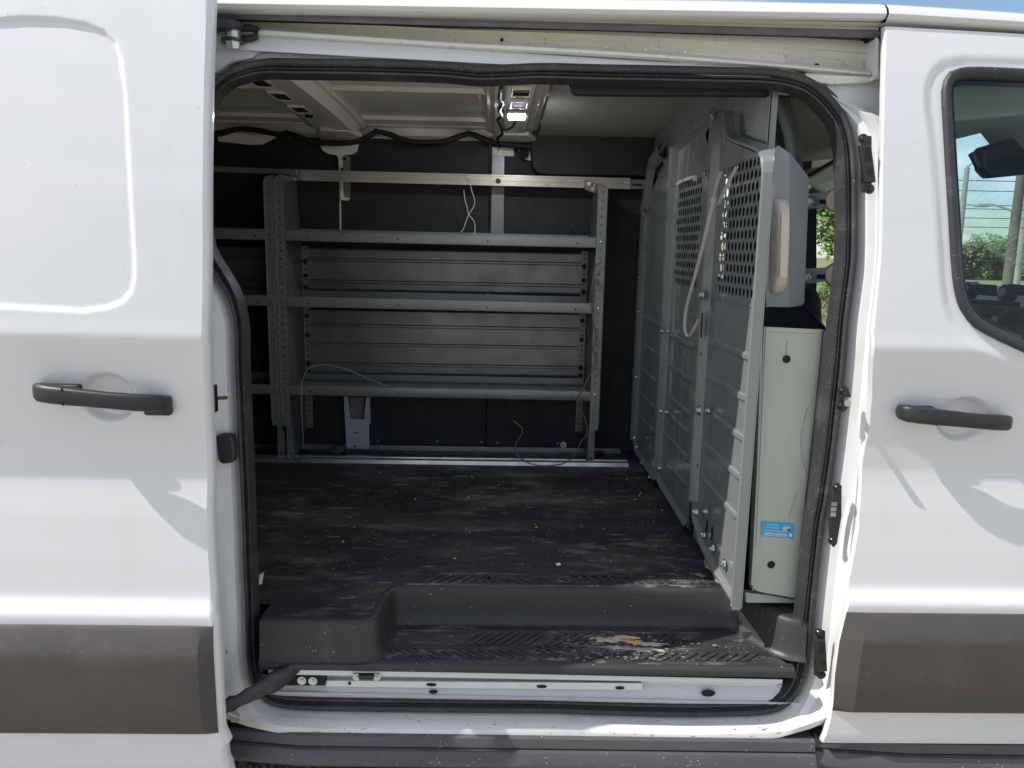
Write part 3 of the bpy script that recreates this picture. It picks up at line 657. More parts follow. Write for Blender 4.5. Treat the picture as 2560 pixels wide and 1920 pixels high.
# ---------- front door
FD = [(0.8504,0.0986,2.095),(0.847,0.0693,1.956),(0.8465,0.0416,1.787),(0.8515,0.0197,1.602),(0.8445,0.0039,1.43),(0.8495,0.0052,1.376),(0.8664,0.0274,1.283),(0.8746,0.0401,1.208),(0.8713,0.0485,1.137),(0.8728,0.046,1.053),(0.8698,0.038,0.9996),(0.8704,0.0338,0.9618),(0.859,0.0249,0.8753),(0.8461,-0.0034,0.7822),(0.8373,-0.0017,0.7172),(0.8322,-0.0009,0.6191),(0.8343,-0.0003,0.5366),(0.8317,0.0012,0.4722),(0.823,0.0072,0.4178)]
FDz = [q[2] for q in FD][::-1]; FDx = [q[0] for q in FD][::-1]
WR = [(q[0], q[2]) for q in [(0.9824,0.0748,1.933),(0.9812,0.0807,1.964),(0.9864,0.0859,1.989),(0.999,0.0895,2.007),(1.02,0.0913,2.015),(1.062,0.0917,2.018),(1.169,0.0914,2.016),(1.387,0.0897,2.008),(1.535,0.0885,2.002),(1.801,0.0369,1.675),(1.893,0.0108,1.405),(1.596,0.027,1.334),(1.337,0.0204,1.357),(1.244,0.015,1.377),(1.162,0.0112,1.409),(1.119,0.0137,1.428),(1.08,0.0156,1.448),(1.061,0.017,1.465),(1.044,0.019,1.488),(1.029,0.0225,1.526),(1.016,0.0292,1.597),(1,0.0443,1.735),(0.9879,0.0626,1.862)]]
WB = [(q[0], q[2]) for q in [(0.9373,0.0642,1.93),(0.9371,0.0731,1.976),(0.9516,0.0804,2.012),(0.9776,0.0853,2.035),(1.024,0.0875,2.045),(1.162,0.088,2.047),(1.569,0.0857,2.037),(1.897,0.0271,1.676),(1.96,0.0178,1.33),(1.598,0.0237,1.302),(1.205,0.0121,1.351),(1.106,0.0021,1.388),(1.049,0.0025,1.419),(1.016,0.0061,1.454),(0.998,0.0097,1.496),(0.9858,0.0154,1.557),(0.9657,0.0334,1.729),(0.9479,0.0523,1.86)]]
recf = [prep(WB, .0065, .004, -.022)]
pk2 = (1.093,0.0368,1.23)
xs_ = [0.80 + (1.34 - .80) * i / 120 for i in range(121)] + [1.34 + .56 * (i + 1) / 75 for i in range(75)]
zs_ = []; z = .4105
while z < 2.104: zs_.append(z); z += (.0026 if 1.165 < z < 1.305 else .0065) if z < 1.55 else .0065
zs_.append(2.104)
mb = MB(); rows = []; cut = set()
for i, z in enumerate(zs_):
    xe = interp(z, FDz, FDx); row = [(xe - .0005, prof(z) + .018, z), (xe - .0015, prof(z) + .008, z), (xe + .0002, prof(z) + .002, z)]
    for j, x in enumerate(xs_):
        xx = x + (xe + .002 - .80) * sstep(1.2, .80, x)
        sd = sdf_poly(xx, z, WR) if z > 1.25 else 1
        if sd < -.009: cut.add((i, j + 3))
        d = door_disp(xx, z, [(pk2[0], pk2[2], .060, .053, .024)], recf)
        row.append((xx, prof(z) + d, z - .028 * max(0, xx - .865) * sstep(2.0, 2.1, z)))
    rows.append(row)
nc = len(rows[0]); mb.V = [q for r_ in rows for q in r_]
for i in range(len(rows) - 1):
    for j in range(nc - 1):
        if all((a, b) in cut for a in (i, i + 1) for b in (j, j + 1)): continue
        mb.F.append([i * nc + j, i * nc + j + 1, (i + 1) * nc + j + 1, (i + 1) * nc + j])
fdoor = mb.build('front_door', m_white, van, smooth=True, ang=40)
FM = [(0.8435,-0.0128,0.7644),(0.8368,-0.0118,0.7224),(0.8302,-0.0114,0.6757),(0.8284,-0.011,0.6249),(0.8336,-0.0102,0.5231)]
FMz = [q[2] for q in FM][::-1]; FMx = [q[0] for q in FM][::-1]
moulding(lambda z: interp(z, FMz, FMx) + .001, lambda z: 1.9, 0, fdoor, both=True)
hB = [(0.9286,-0.001,1.249),(1.195,0.0022,1.228)]
handle(hB[0][0], hB[0][2], hB[1][0], hB[1][2], 0, fdoor)
handle_extra(hB[0][0], hB[0][2], hB[1][0], hB[1][2], 0, fdoor)
wrc = catmull([(a, 0, b) for a, b in WR], True, .02)
gy = lambda z: prof(z) + .010
mb = MB(); mb.grid(ring(wrc, [(a, (lambda z, q, d=d: prof(q.z) + d)) for a, d in [(.003, .012), (.002, -.002), (-.003, -.006), (-.010, -.005), (-.018, .001), (-.023, .009), (-.024, .018), (-.034, .020)]]), cu=True)
mb.build('window_seal', m_rubber, fdoor, smooth=True, ang=60)
mb = MB(); inner = ring(wrc, [(-.012, (lambda z, q: prof(z) + .016))])[0]
cx = sum(q.x for q in inner) / len(inner)
rows_ = []
for i in range(22):
    z = 1.36 + (2.03 - 1.36) * i / 21
    # span of the pane at this height
    xs2 = []
    for a, b in zip(inner, inner[1:] + inner[:1]):
        if (a.z - z) * (b.z - z) <= 0 and a.z != b.z: xs2.append(a.x + (b.x - a.x) * (z - a.z) / (b.z - a.z))
    if len(xs2) >= 2: rows_.append([(min(xs2) + (max(xs2) - min(xs2)) * j / 8, prof(z) + .016, z) for j in range(9)])
mb.grid(rows_); mb.build('window_glass', m_glass, fdoor, smooth=True)
# inner skin of the door
MB().box((1.0, .10, .6), (1.9, .13, 1.36)).build('door_trim', m_dash, fdoor, bev=.01)
# front fender and nose
MB().hexa([(1.92, .0, .40), (2.9, .05, .40), (2.9, 1.9, .40), (1.92, 1.93, .40), (1.92, .03, 1.30), (2.9, .25, 1.08), (2.9, 1.7, 1.08), (1.92, 1.9, 1.30)]).build('front_wing', m_white, van, bev=.04, seg=4)

# ================================================================== HOLD INTERIOR
# floor mat with the step well
path = [(-.567, .053), (-.50, .054), (-.33, .054), (-.300, .058), (-.284, .080), (-.278, .15), (-.271, .215), (-.258, .240), (-.22, .250), (.10, .252), (.50, .254), (.60, .252), (.645, .246), (.668, .226), (.688, .188), (.712, .138), (.732, .102), (.752, .084), (.788, .076)]
pc = [Vector((a, b, 0)) for a, b in path]
pc = catmull([(q.x, q.y, 0) for q in pc], False, .02)
def planoff(P, o):
    k = len(P); out_ = []
    for i in range(k):
        t_ = (P[min(i + 1, k - 1)] - P[max(i - 1, 0)]); t_.z = 0; t_.normalize(); out_.append(Vector((P[i].x + t_.y * o, P[i].y - t_.x * o, 0)))
    return out_
cs = [(-.024, .7000), (-.010, .7005), (-.003, .698), (.001, .693), (.003, .684), (.008, .635), (.011, .615), (.016, .6045), (.025, .6005)]
mb = MB(); mb.grid([[(q.x, q.y, z) for q in planoff(pc, o)] for o, z in cs]); 
fl = mb.build('step_riser', m_riser, van, smooth=True, ang=60)
top = [(q.x, q.y, .7002) for q in planoff(pc, -.022)]
mb = MB(); n_ = len(top)
mb.add(top + [(.788, .16, .7002), (.785, .9, .7002), (.785, 1.70, .7002), (-3.3, 1.70, .7002), (-3.3, .14, .7002), (-.567, .14, .7002)], [list(range(n_ + 6))])
floor = mb.build('cargo_floor', m_mat, van, label='scuffed black rubber cargo floor mat')
tr = [(q.x, q.y, .6004) for q in planoff(pc, .022)]
tread = [(-.262, .040, .6004)] + [q for q in tr if q[0] > -.266 and q[1] > .052 and q[0] < .735] + [(.738, .040, .6004)]
MB().add(tread, [list(range(len(tread)))]).build('step_tread', m_step_mat, van, label='worn black ribbed step tread')
strip([((-.087, .055, .6008), (.65, .050, .6000)), ((-.087, .040, .6012), (.65, .036, .6000)), ((-.087, .032, .598), (.65, .028, .5965)), ((-.087, .029, .592), (.65, .025, .590)), ((-.087, .031, .579), (.65, .027, .575)), ((-.087, .060, .577), (.65, .060, .573))],
      (-0.5656,0.04,0.5856)[0], (0.7455,0.04,0.5846)[0], 'step_nose', m_riser, smooth=True, ang=70)
MB().prism([(-0.5634,0.045,0.5951),(-0.5705,0.045,0.5556),(-0.563,0.045,0.5766),(-0.5246,0.045,0.5769)], (0, .03, 0)).build('nose_end', m_riser, van)
# raised chevrons on the tread and on the floor edge behind it
def chev(x0, x1, y0, y1, z, lean, w, pitch, mb):
    x = x0
    while x < x1:
        a = [(x, y0), (x + w, y0), (x + w + lean, y1), (x + lean, y1)]
        if max(q[0] for q in a) < x1 + .01 and min(q[0] for q in a) > x0 - .06:
            mb.hexa([(p_[0], p_[1], z) for p_ in a] + [(p_[0] + .001, p_[1], z + .0032) for p_ in a])
        x += pitch
mb = MB()
chev(-.09, .16, .125, .190, .6004, .055, .013, .024, mb); chev(-.22, .20, .060, .098, .6004, -.050, .013, .026, mb)
chev(.10, .30, .100, .190, .6004, .085, .014, .027, mb); chev(.36, .69, .055, .094, .6004, .045, .014, .026, mb); chev(.40, .52, .135, .190, .6004, .05, .013, .024, mb)
for (x0, x1, y0) in ((-.20, .60, .108), (-.18, .12, .114), (.30, .62, .100), (-.24, .56, .196)):
    mb.hexa([(x0, y0, .6004), (x1, y0, .6004), (x1, y0 + .006, .6004), (x0, y0 + .006, .6004), (x0, y0 + .001, .6036), (x1, y0 + .001, .6036), (x1, y0 + .005, .6036), (x0, y0 + .005, .6036)])
chev(-.20, .02, .275, .325, .7002, .045, .016, .030, mb); chev(.02, .26, .272, .312, .7002, -.045, .016, .030, mb); chev(.26, .62, .285, .330, .7002, -.050, .015, .028, mb)
for (x0, x1, y0) in ((-.24, .60, .262), (-.15, .20, .332), (.10, .34, .318)):
    mb.hexa([(x0, y0, .7002), (x1, y0, .7002), (x1, y0 + .010, .7002), (x0, y0 + .010, .7002), (x0, y0 + .001, .7034), (x1, y0 + .001, .7034), (x1, y0 + .009, .7034), (x0, y0 + .009, .7034)])
mb.build('tread_ribs', m_step_mat, van, kind='stuff')
for c_ in [(-0.1937,0.0979,0.6009),(0.5599,0.0989,0.6009)]: 
    h = inst(hole_me, 'drain_hole', c_, van, (0, -math.pi / 2, 0), (1, .009, .011))

# dried spill on the tread: flat crusts
def blob(name, c, a, b, h, m, par, n=26, jag=.3, label=None, seed=1):
    rnd = random.Random(seed); P = []
    for i in range(n):
        an = 2 * math.pi * i / n; k = 1 + rnd.uniform(-jag, jag); P.append((c[0] + a * k * math.cos(an), c[1] + b * k * math.sin(an)))
    q = MB(); V = [(x, y, c[2]) for x, y in P] + [(c[0] + (x - c[0]) * .7, c[1] + (y - c[1]) * .7, c[2] + h) for x, y in P] + [(c[0], c[1], c[2] + h * 1.1)]
    q.add(V, [[i, (i + 1) % n, (i + 1) % n + n, i + n] for i in range(n)] + [[i + n, (i + 1) % n + n, 2 * n] for i in range(n)])
    return q.build(name, m, par, smooth=True, ang=60, **({'label': label} if label else {}))
spill = thing('dried_spill', 'crusted orange and grey spill dried on the black step tread', 'stain', (0.3303,0.1273,0.601))
for i, (u_, a, b, m_, s_) in enumerate([((0.3167,0.1571,0.6015), .050, .010, m_pst, 3), ((0.3488,0.168,0.6025), .030, .006, m_yel, 4), ((0.3686,0.1417,0.6025), .018, .008, m_yel, 5), ((0.4095,0.1348,0.6015), .035, .006, m_pst, 6),
                                       ((0.3163,0.1145,0.6015), .040, .009, m_pst, 8), ((0.2998,0.1496,0.6028), .022, .004, m_yel, 9), ((0.3862,0.1064,0.6015), .042, .007, m_pst, 10)]):
    blob('crust', u_, a * 1.15, b * 1.3, .003, m_, spill, jag=.5, seed=s_)
rnd = random.Random(5); mb = MB()
for i in range(260):
    x = rnd.gauss(.30, .12); y = rnd.uniform(.045, .20)
    if rnd.random() < .35: x = rnd.uniform(-.24, .62)
    if y > .05 and x < .62 - max(0, y - .1) * .5 and x > -.24:
        r_ = rnd.uniform(.0007, .0022) * (1 if rnd.random() < .93 else 2); mb.cyl((x, y, .6006), (0, 0, 1), r_, r_ * .8, 5, r_ * .4)
for i in range(130):
    x = rnd.gauss(.36, .09); y = rnd.uniform(.052, .19); k = rnd.randint(5, 8); a = rnd.uniform(.002, .008); b = a * rnd.uniform(.3, .9); V = [(x + a * rnd.uniform(.5, 1.2) * math.cos(6.283 * j / k), y + b * rnd.uniform(.5, 1.2) * math.sin(6.283 * j / k), .6042 + rnd.uniform(0, .0004)) for j in range(k)]
    mb.add(V, [list(range(k))])
mb.build('grit', mat('dust_crust', (0.26, 0.245, 0.23), .85, var=(90, .5)), spill, kind='stuff')
rnd = random.Random(6); mb = MB()
for i in range(420):
    x = rnd.uniform(-.62, .60); y = rnd.uniform(.28, 1.42) 
    if rnd.random() < .3: x = rnd.gauss(.54, .05); y = rnd.uniform(.3, 1.45)
    if x < .60:
        r_ = rnd.uniform(.0008, .0022) * (1 if rnd.random() < .94 else 2.2); mb.cyl((x, y, .7003), (0, 0, 1), r_, r_ * .8, 5, r_ * .4)
for i in range(400):
    x = rnd.uniform(-.82, .60); y = rnd.uniform(1.54, 1.67); r_ = rnd.uniform(.001, .0035); mb.cyl((x, y, .7003), (0, 0, 1), r_, r_ * .6, 5, r_ * .4)
mb.build('floor_crumbs', m_pst, van, kind='stuff')

# wall boards, ceiling
bw = MB(); bw.box((-3.3, 1.700, .70), (-.045, 1.712, 2.060)); wb = bw.build('wall_board', m_board, van, bev=.002)
MB().box((-.040, 1.700, .70), (.66, 1.712, 2.060)).build('wall_board', m_board, van, bev=.002)
for c_ in [(-0.531,1.699,0.7358),(-0.2626,1.699,0.7375),(-0.0628,1.699,0.7361),(0.011,1.699,0.735),(0.2854,1.699,0.7368)]: inst(rivet, 'board_screw', c_, van, FY, (1.2, 1.5, 1.5))
inst(meshdata('plug', MB().cyl((0, 0, 0), (1, 0, 0), .014, .003, 20), m_stw), 'wall_plug', (0.311,1.699,0.7285), van, FY)
inst(hole_me, 'plug_hole', (0.3106,1.695,0.7295), van, FY, (1, .0035, .0035))
CE = [(.165, 2.030), (.19, 2.060), (.25, 2.090), (.5, 2.108), (.90, 2.114), (.925, 2.114), (.932, 2.100), (.950, 2.100), (.962, 2.113), (1.20, 2.114), (1.30, 2.108), (1.42, 2.110), (1.475, 2.112), (1.482, 2.098), (1.500, 2.098), (1.51, 2.110), (1.60, 2.106), (1.66, 2.104), (1.72, 2.10)]
MB().grid([[(x, y, z) for x in (-3.35, -2, -.8, 0, .66)] for y, z in CE]).build('ceiling_panel', m_inner, van, smooth=True, ang=25)
def cz(y): return interp(y, [.165, .25, .5, .8, 1.2, 1.4, 1.6, 1.72], [2.03, 2.086, 2.104, 2.109, 2.110, 2.106, 2.095, 2.09])
def beam(prof_, y0, y1, name):
    ys = [y0 + (y1 - y0) * i / 30 for i in range(31)]
    q = MB(); q.grid([[(x, y, cz(y) - d) for x, d in prof_] for y in ys]); return q.build(name, m_inner, van, smooth=True, ang=30, solid=.0015)
b1 = beam([(-.79, .004), (-.755, .004), (-.742, .020), (-.735, .034), (-.668, .036), (-.655, .046), (-.592, .046), (-.580, .020), (-.572, .012), (-.560, .012), (-.552, .003), (-.540, .003)], .17, 1.64, 'roof_beam')
b2 = beam([(-.055, .003), (-.045, .012), (-.025, .012), (-.018, .026), (.008, .026), (.014, .040), (.022, .044), (.098, .044), (.104, .030), (.112, .022), (.130, .022), (.136, .008), (.150, .008), (.156, .002)], .17, 1.64, 'roof_beam')
def beamhole(bm, xc, yc, d, w=.024, l=.056, name='beam_hole'):
    z = cz(yc) - d; sl = (cz(yc + l) - cz(yc - l)) / 2
    MB().hexa([(xc - w, yc - l, z - sl - .005), (xc + w, yc - l, z - sl - .005), (xc + w, yc + l, z + sl - .005), (xc - w, yc + l, z + sl - .005), (xc - w, yc - l, z - sl - .002), (xc + w, yc - l, z - sl - .002), (xc + w, yc + l, z + sl - .002), (xc - w, yc + l, z + sl - .002)]).build(name, m_dark, bm)
    q = MB()
    for (a, b) in (((xc - w - .005, yc - l - .006), (xc + w + .005, yc - l)), ((xc - w - .005, yc + l), (xc + w + .005, yc + l + .006)), ((xc - w - .005, yc - l), (xc - w, yc + l)), ((xc + w, yc - l), (xc + w + .005, yc + l))):
        za = z + sl * (a[1] - yc) / l; zb_ = z + sl * (b[1] - yc) / l; q.hexa([(a[0], a[1], za - .008), (b[0], a[1], za - .008), (b[0], b[1], zb_ - .008), (a[0], b[1], zb_ - .008), (a[0], a[1], za + .001), (b[0], a[1], za + .001), (b[0], b[1], zb_ + .001), (a[0], b[1], zb_ + .001)])
    q.build('hole_rim', m_inner, bm, bev=.0015)
for y_ in (.44, .675, .89, 1.13): beamhole(b1, -.702, y_, .035)
for y_ in (.68, .89): beamhole(b2, .060, y_, .044)
for y_, bm, x_ in ((1.25, b1, -.70), (.785, b2, .06)): MB().box((x_ - .014, y_ - .004, cz(y_) - .047), (x_ + .014, y_ + .004, cz(y_) - .034)).build('beam_slot', m_dark, bm)
for bm, x0 in ((b1, -.66), (b2, .06)):
    MB().prism([(x0 - .055, 1.48, cz(1.5) - .050), (x0 + .055, 1.48, cz(1.5) - .050), (x0 + .090, 1.60, 2.050), (x0 + .090, 1.66, 2.036), (x0 - .090, 1.66, 2.036), (x0 - .090, 1.60, 2.050)], (0, .008, .02)).build('beam_foot', m_inner, bm, bev=.006)
# cream edge of the side rail along the top of the boards
mb = MB(); mb.grid([[(x, y, z) for x in (-3.3, -1.5, 0, .14)] for y, z in ((1.630, 2.108), (1.640, 2.098), (1.664, 2.094), (1.669, 2.064), (1.690, 2.060), (1.698, 2.054))]); mb.build('cant_rail', m_inner, van, smooth=True, ang=30)
MB().prism([(-1.185,1.672,2.026),(-1.183,1.672,2.063),(-1.01,1.672,2.058),(-0.9519,1.672,2.055),(-0.9406,1.672,2.048),(-1.002,1.672,2.017),(-1.05,1.672,2.014)], (0, .02, 0)).build('rail_gusset', m_inner, van, bev=.002)
MB().prism([(-0.7603,1.676,2.023),(-0.5969,1.676,2.032),(-0.6032,1.676,2.001),(-0.621,1.676,1.986),(-0.6561,1.676,1.982),(-0.6641,1.676,1.972),(-0.6649,1.676,1.93),(-0.6825,1.676,1.93),(-0.6836,1.676,1.971),(-0.6912,1.676,1.981),(-0.7262,1.676,1.986),(-0.7492,1.676,2)], (0, .02, 0)).build('rail_gusset', m_inner, van, bev=.002)
MB().prism([(-0.0328,1.676,2.03),(0.0594,1.676,2.025),(0.06,1.676,1.991),(-0.0323,1.676,1.993)], (0, .02, 0)).build('rail_gusset', m_inner, van, bev=.002)
MB().prism([(-0.6842,1.694,1.932),(-0.6763,1.694,1.932),(-0.6801,1.694,1.635),(-0.686,1.694,1.635)], (0, .005, 0)).build('board_gap', m_inner, van)
# dome lamp and wiring harness
z_ = cz(1.05) - .046
lamp = MB().box((.020, .985, z_ - .014), (.092, 1.085, z_)).build('dome_lamp', m_alu, van, bev=.006, seg=3)
em = bpy.data.materials.new('lamp_glow'); em.use_nodes = True; p = em.node_tree.nodes['Principled BSDF']; p.inputs['Base Color'].default_value = (.9, .9, .95, 1); p.inputs['Emission Color'].default_value = (.92, .94, 1, 1); p.inputs['Emission Strength'].default_value = 230.0; p.inputs['Roughness'].default_value = .2
MB().box((.028, 1.015, z_ - .022), (.084, 1.070, z_ - .012)).build('lamp_lens', em, lamp, bev=.006, seg=3)
def harness(pts, r, name, m=m_tape, flat=1.0, par=van, n=8, jit=.0, **k):
    q = MB(); q.tube(catmull(pts, False, .02), r, n, flat=flat); 
    if jit: q.V = [(v[0] + random.uniform(-jit, jit), v[1] + random.uniform(-jit, jit), v[2] + random.uniform(-jit, jit)) for v in q.V]
    return q.build(name, m, par, smooth=True, ang=70, **k)
hp = [(-1.22,1.615,2.042),(-1.154,1.615,2.05),(-1.087,1.615,2.068),(-1.02,1.615,2.068),(-0.9639,1.615,2.06),(-0.9167,1.615,2.052),(-0.8692,1.615,2.055),(-0.8221,1.615,2.041),(-0.7806,1.615,2.025),(-0.7274,1.615,2.021),(-0.651,1.615,2.022),(-0.5937,1.615,2.029),(-0.5456,1.615,2.05),(-0.513,1.615,2.07),(-0.4692,1.615,2.065),(-0.4216,1.615,2.048),(-0.3643,1.615,2.034),(-0.2877,1.615,2.034),(-0.2302,1.615,2.037),(-0.1728,1.615,2.057),(-0.1307,1.615,2.071),(-0.0865,1.615,2.058),(-0.0286,1.615,2.038),(0.0388,1.615,2.03),(0.0966,1.615,2.027),(0.1545,1.615,2.023)]
harness(hp, .0115, 'wiring_harness', jit=.0012)
for c_ in [(-0.8772,1.603,2.058),(-0.5111,1.603,2.072),(-0.1303,1.603,2.072),(0.0387,1.603,2.028)]: 
    MB().cyl((c_[0], c_[1], c_[2]), (0, 1, 0), .011, .02, 8).build('harness_clip', m_dark, van)
harness([(.0, .60, cz(.6) - .05), (-.003, .75, cz(.75) - .055), (.008, .85, cz(.85) - .05), (-.004, .98, cz(.98) - .05), (.006, 1.08, cz(1.08) - .055), (-.010, 1.18, cz(1.18) - .05), (.003, 1.30, cz(1.3) - .055), (.008, 1.42, cz(1.42) - .06), (-.01, 1.55, 2.045), (.0, 1.61, 2.02)], .0055, 'lamp_cable', jit=.0008)
harness([(.003, 1.30, cz(1.3) - .058), (.02, 1.32, cz(1.33) - .062), (.045, 1.26, cz(1.3) - .060), (.058, 1.10, cz(1.24) - .055)], .0045, 'lamp_cable', jit=.0005)

# grey ceiling liner, black upper box, dark header trim
MB().grid([[(x, y, z) for x in (.160, .35, .66)] for y, z in ((.25, 2.080), (.8, 2.096), (1.10, 2.098), (1.12, 2.090), (1.32, 2.088), (1.34, 2.080), (1.55, 2.076), (1.60, 2.070), (1.606, 2.05))]).build('ceiling_liner', mat('grey_liner', (0.33, 0.32, 0.295), .7, bump=(300, .2, .0006)), van, smooth=True, ang=30)
MB().prism([(0.1198,1.6,2.085),(0.1254,1.6,2.088),(0.6888,1.6,2.101),(0.6988,1.6,1.915),(0.2145,1.6,1.911),(0.1602,1.6,1.917),(0.1366,1.6,1.939)], (0, .09, 0)).build('overhead_box', m_board, van, bev=.006, seg=3)
inst(meshdata('speaker_plug', MB().cyl((0, 0, 0), (1, 0, 0), .022, .02, 20).cyl((.018, 0, 0), (1, 0, 0), .012, .006, 16), m_dark), 'cable_grommet', (0.1006,1.66,2.001), van, FY)
MB().prism([(0.079,1.672,2.021),(0.124,1.672,2.022),(0.1389,1.672,1.975),(0.1113,1.672,1.978),(0.0795,1.672,1.996)], (0, .01, 0)).build('grommet_plate', m_inner, van, bev=.002)
MB().prism([(0.1536,0.215,2),(0.1675,0.215,1.975),(0.1788,0.215,1.968),(0.2407,0.215,1.968),(0.7555,0.215,1.977),(0.7519,0.215,2.018),(0.1534,0.215,2.006)], (0, .03, 0)).build('header_trim', m_board, van, bev=.004)
for P_ in ([(0.6582,0.208,2.004),(0.6882,0.208,2.002),(0.6859,0.208,1.976),(0.6569,0.208,1.978)], [(0.7197,0.208,1.997),(0.7539,0.208,1.987),(0.742,0.208,1.97),(0.7126,0.208,1.976)]): MB().prism(P_, (0, .006, 0)).build('trim_foam', m_foil, van)
# inner side skins (near side behind the opening, and front part)
MB().grid([[(x, sy(z) + .045, z) for x in (-3.35, -.70)] for z in (.42, .7, 1.0, 1.4, 1.8, 2.05)]).build('inner_side_panel', m_board, van)
# white pillar bracket low on the far wall
mb = MB(); mb.prism([(-0.6724,1.66,0.8223),(-0.5654,1.66,0.8175),(-0.5648,1.66,0.7045),(-0.6683,1.66,0.7073)], (0, .02, 0)).prism([(-0.6753,1.655,0.9473),(-0.6589,1.655,0.9476),(-0.6464,1.655,0.8449),(-0.6469,1.655,0.8174),(-0.6715,1.655,0.8213)], (0, .03, 0)).prism([(-0.5772,1.655,0.9447),(-0.5608,1.655,0.9449),(-0.5584,1.655,0.8188),(-0.5831,1.655,0.8184),(-0.5868,1.655,0.8458)], (0, .03, 0)).prism([(-0.6611,1.657,0.8464),(-0.5789,1.657,0.8434),(-0.5793,1.657,0.818),(-0.6616,1.657,0.821)], (0, .02, 0))
br = mb.build('pillar_bracket', mat('bracket_paint', (0.50, 0.53, 0.60), .4, coat=.3, var=(20, .1)), van, bev=.002)
inst(hole_me, 'bracket_hole', (-0.6251,1.657,0.7834), br, FY, (1, .0045, .0045)); inst(hole_me, 'bracket_hole', (-0.6303,1.657,0.7193), br, FY, (1, .0055, .0055))
MB().prism([(-0.6535,1.69,0.9368),(-0.5916,1.69,0.9335),(-0.5971,1.69,0.8379),(-0.6469,1.69,0.8393)], (0, .004, 0)).build('bracket_window', m_shelf, br)

# vertical straps on the far wall
for P_, z0 in (([(-0.0328,1.68,2.023),(0.0203,1.68,2.021),(0.0224,1.68,1.662),(-0.0336,1.68,1.665)], 0),):
    st = MB().prism(P_, (0, .004, 0)).build('wall_strap', m_shelf, van, bev=.001)
st2 = MB().prism([(-0.6628,1.68,1.98),(-0.6336,1.68,1.979),(-0.6347,1.68,1.797),(-0.6642,1.68,1.8)], (0, .004, 0)).build('wall_strap', m_shelf, van, bev=.001)
MB().prism([(-0.6751,1.674,1.886),(-0.6634,1.674,1.886),(-0.6629,1.674,1.81),(-0.6354,1.674,1.804),(-0.6455,1.674,1.793),(-0.6749,1.674,1.796)], (0, .004, 0)).build('strap_hook', m_inner, van, bev=.001)
ringm = MB(); k_ = 18
ringm.grid([[(x, rr * math.cos(2 * math.pi * j / k_), rr * math.sin(2 * math.pi * j / k_)) for j in range(k_)] for x, rr in ((0, .014), (.003, .0135), (.003, .009), (0, .0085))], cu=True); ring_me = meshdata('eyelet', ringm, m_rail)
inst(ring_me, 'eyelet', (-0.009,1.678,2.007), st, FY); inst(hole_me, 'eyelet_hole', (-0.009,1.679,2.007), st, FY, (1, .0085, .0085))
inst(ring_me, 'eyelet', (-0.6549,1.678,1.967), st2, FY); inst(hole_me, 'eyelet_hole', (-0.6552,1.679,1.967), st2, FY, (1, .0085, .0085))

# ================================================================== RAILS
rl = thing('wall_rail', 'long dusty aluminium rail across the dark wall above the shelving', 'rail', (-0.1516,1.6,1.89))
RW = [(-0.8384,1.59,1.91),(-0.8397,1.59,1.866),(0.5462,1.59,1.904),(0.5484,1.59,1.855)]
def sweep_rail(A, B, h, cs, name, m, par):
    A = Vector(A); B = Vector(B); return MB().grid([[(p_.x, p_.y + dy, p_.z + dz * h) for p_ in (A, B)] for dy, dz in cs]).build(name, m, par, smooth=True, ang=25)
hh = RW[0][2] - RW[1][2]
sweep_rail(RW[0], RW[2], hh, [(.012, 0), (0, 0), (0, -.14), (.004, -.16), (.004, -.42), (.001, -.44), (.001, -.56), (.004, -.58), (.004, -.80), (0, -.82), (0, -1), (.012, -1)], 'rail_profile', m_rail, rl)
for c_ in [(-0.4101,1.592,1.89),(0.3232,1.592,1.875),(0.5286,1.592,1.871)]: inst(ring_me, 'rail_bolt', c_, rl, FY, (.8, .55, .55))
inst(screw_b, 'rail_bolt', (-0.005,1.592,1.881), rl, FY)
MB().prism([(0.5481,1.6,1.899),(0.6218,1.6,1.9),(0.6237,1.6,1.863),(0.5498,1.6,1.861)], (0, .006, 0)).build('rail_bracket', m_shelf, rl, bev=.001)
MB().prism([(0.5562,1.598,1.884),(0.5951,1.598,1.883),(0.5956,1.598,1.873),(0.5566,1.598,1.874)], (0, .003, 0)).build('bracket_slot', m_dark, rl)
fr = thing('floor_rail', 'bright metal track strip along the floor at the foot of the shelving', 'rail', (-0.1382,1.513,0.7))
q0 = (-1.028,1.47,0.7137)[0]; q1 = (0.5683,1.47,0.7096)[0]
MB().grid([[(x, y, z) for x in (q0 - 1.2, q0, q1)] for y, z in ((1.445, .7005), (1.449, .716), (1.470, .718), (1.472, .712), (1.490, .712), (1.492, .718), (1.512, .718), (1.514, .7005))]).build('track_profile', m_alu, fr, smooth=True, ang=25)
MB().box((q0 - 1.2, 1.668, .7005), (q1, 1.676, .722)).build('rear_strip', m_alu, fr)

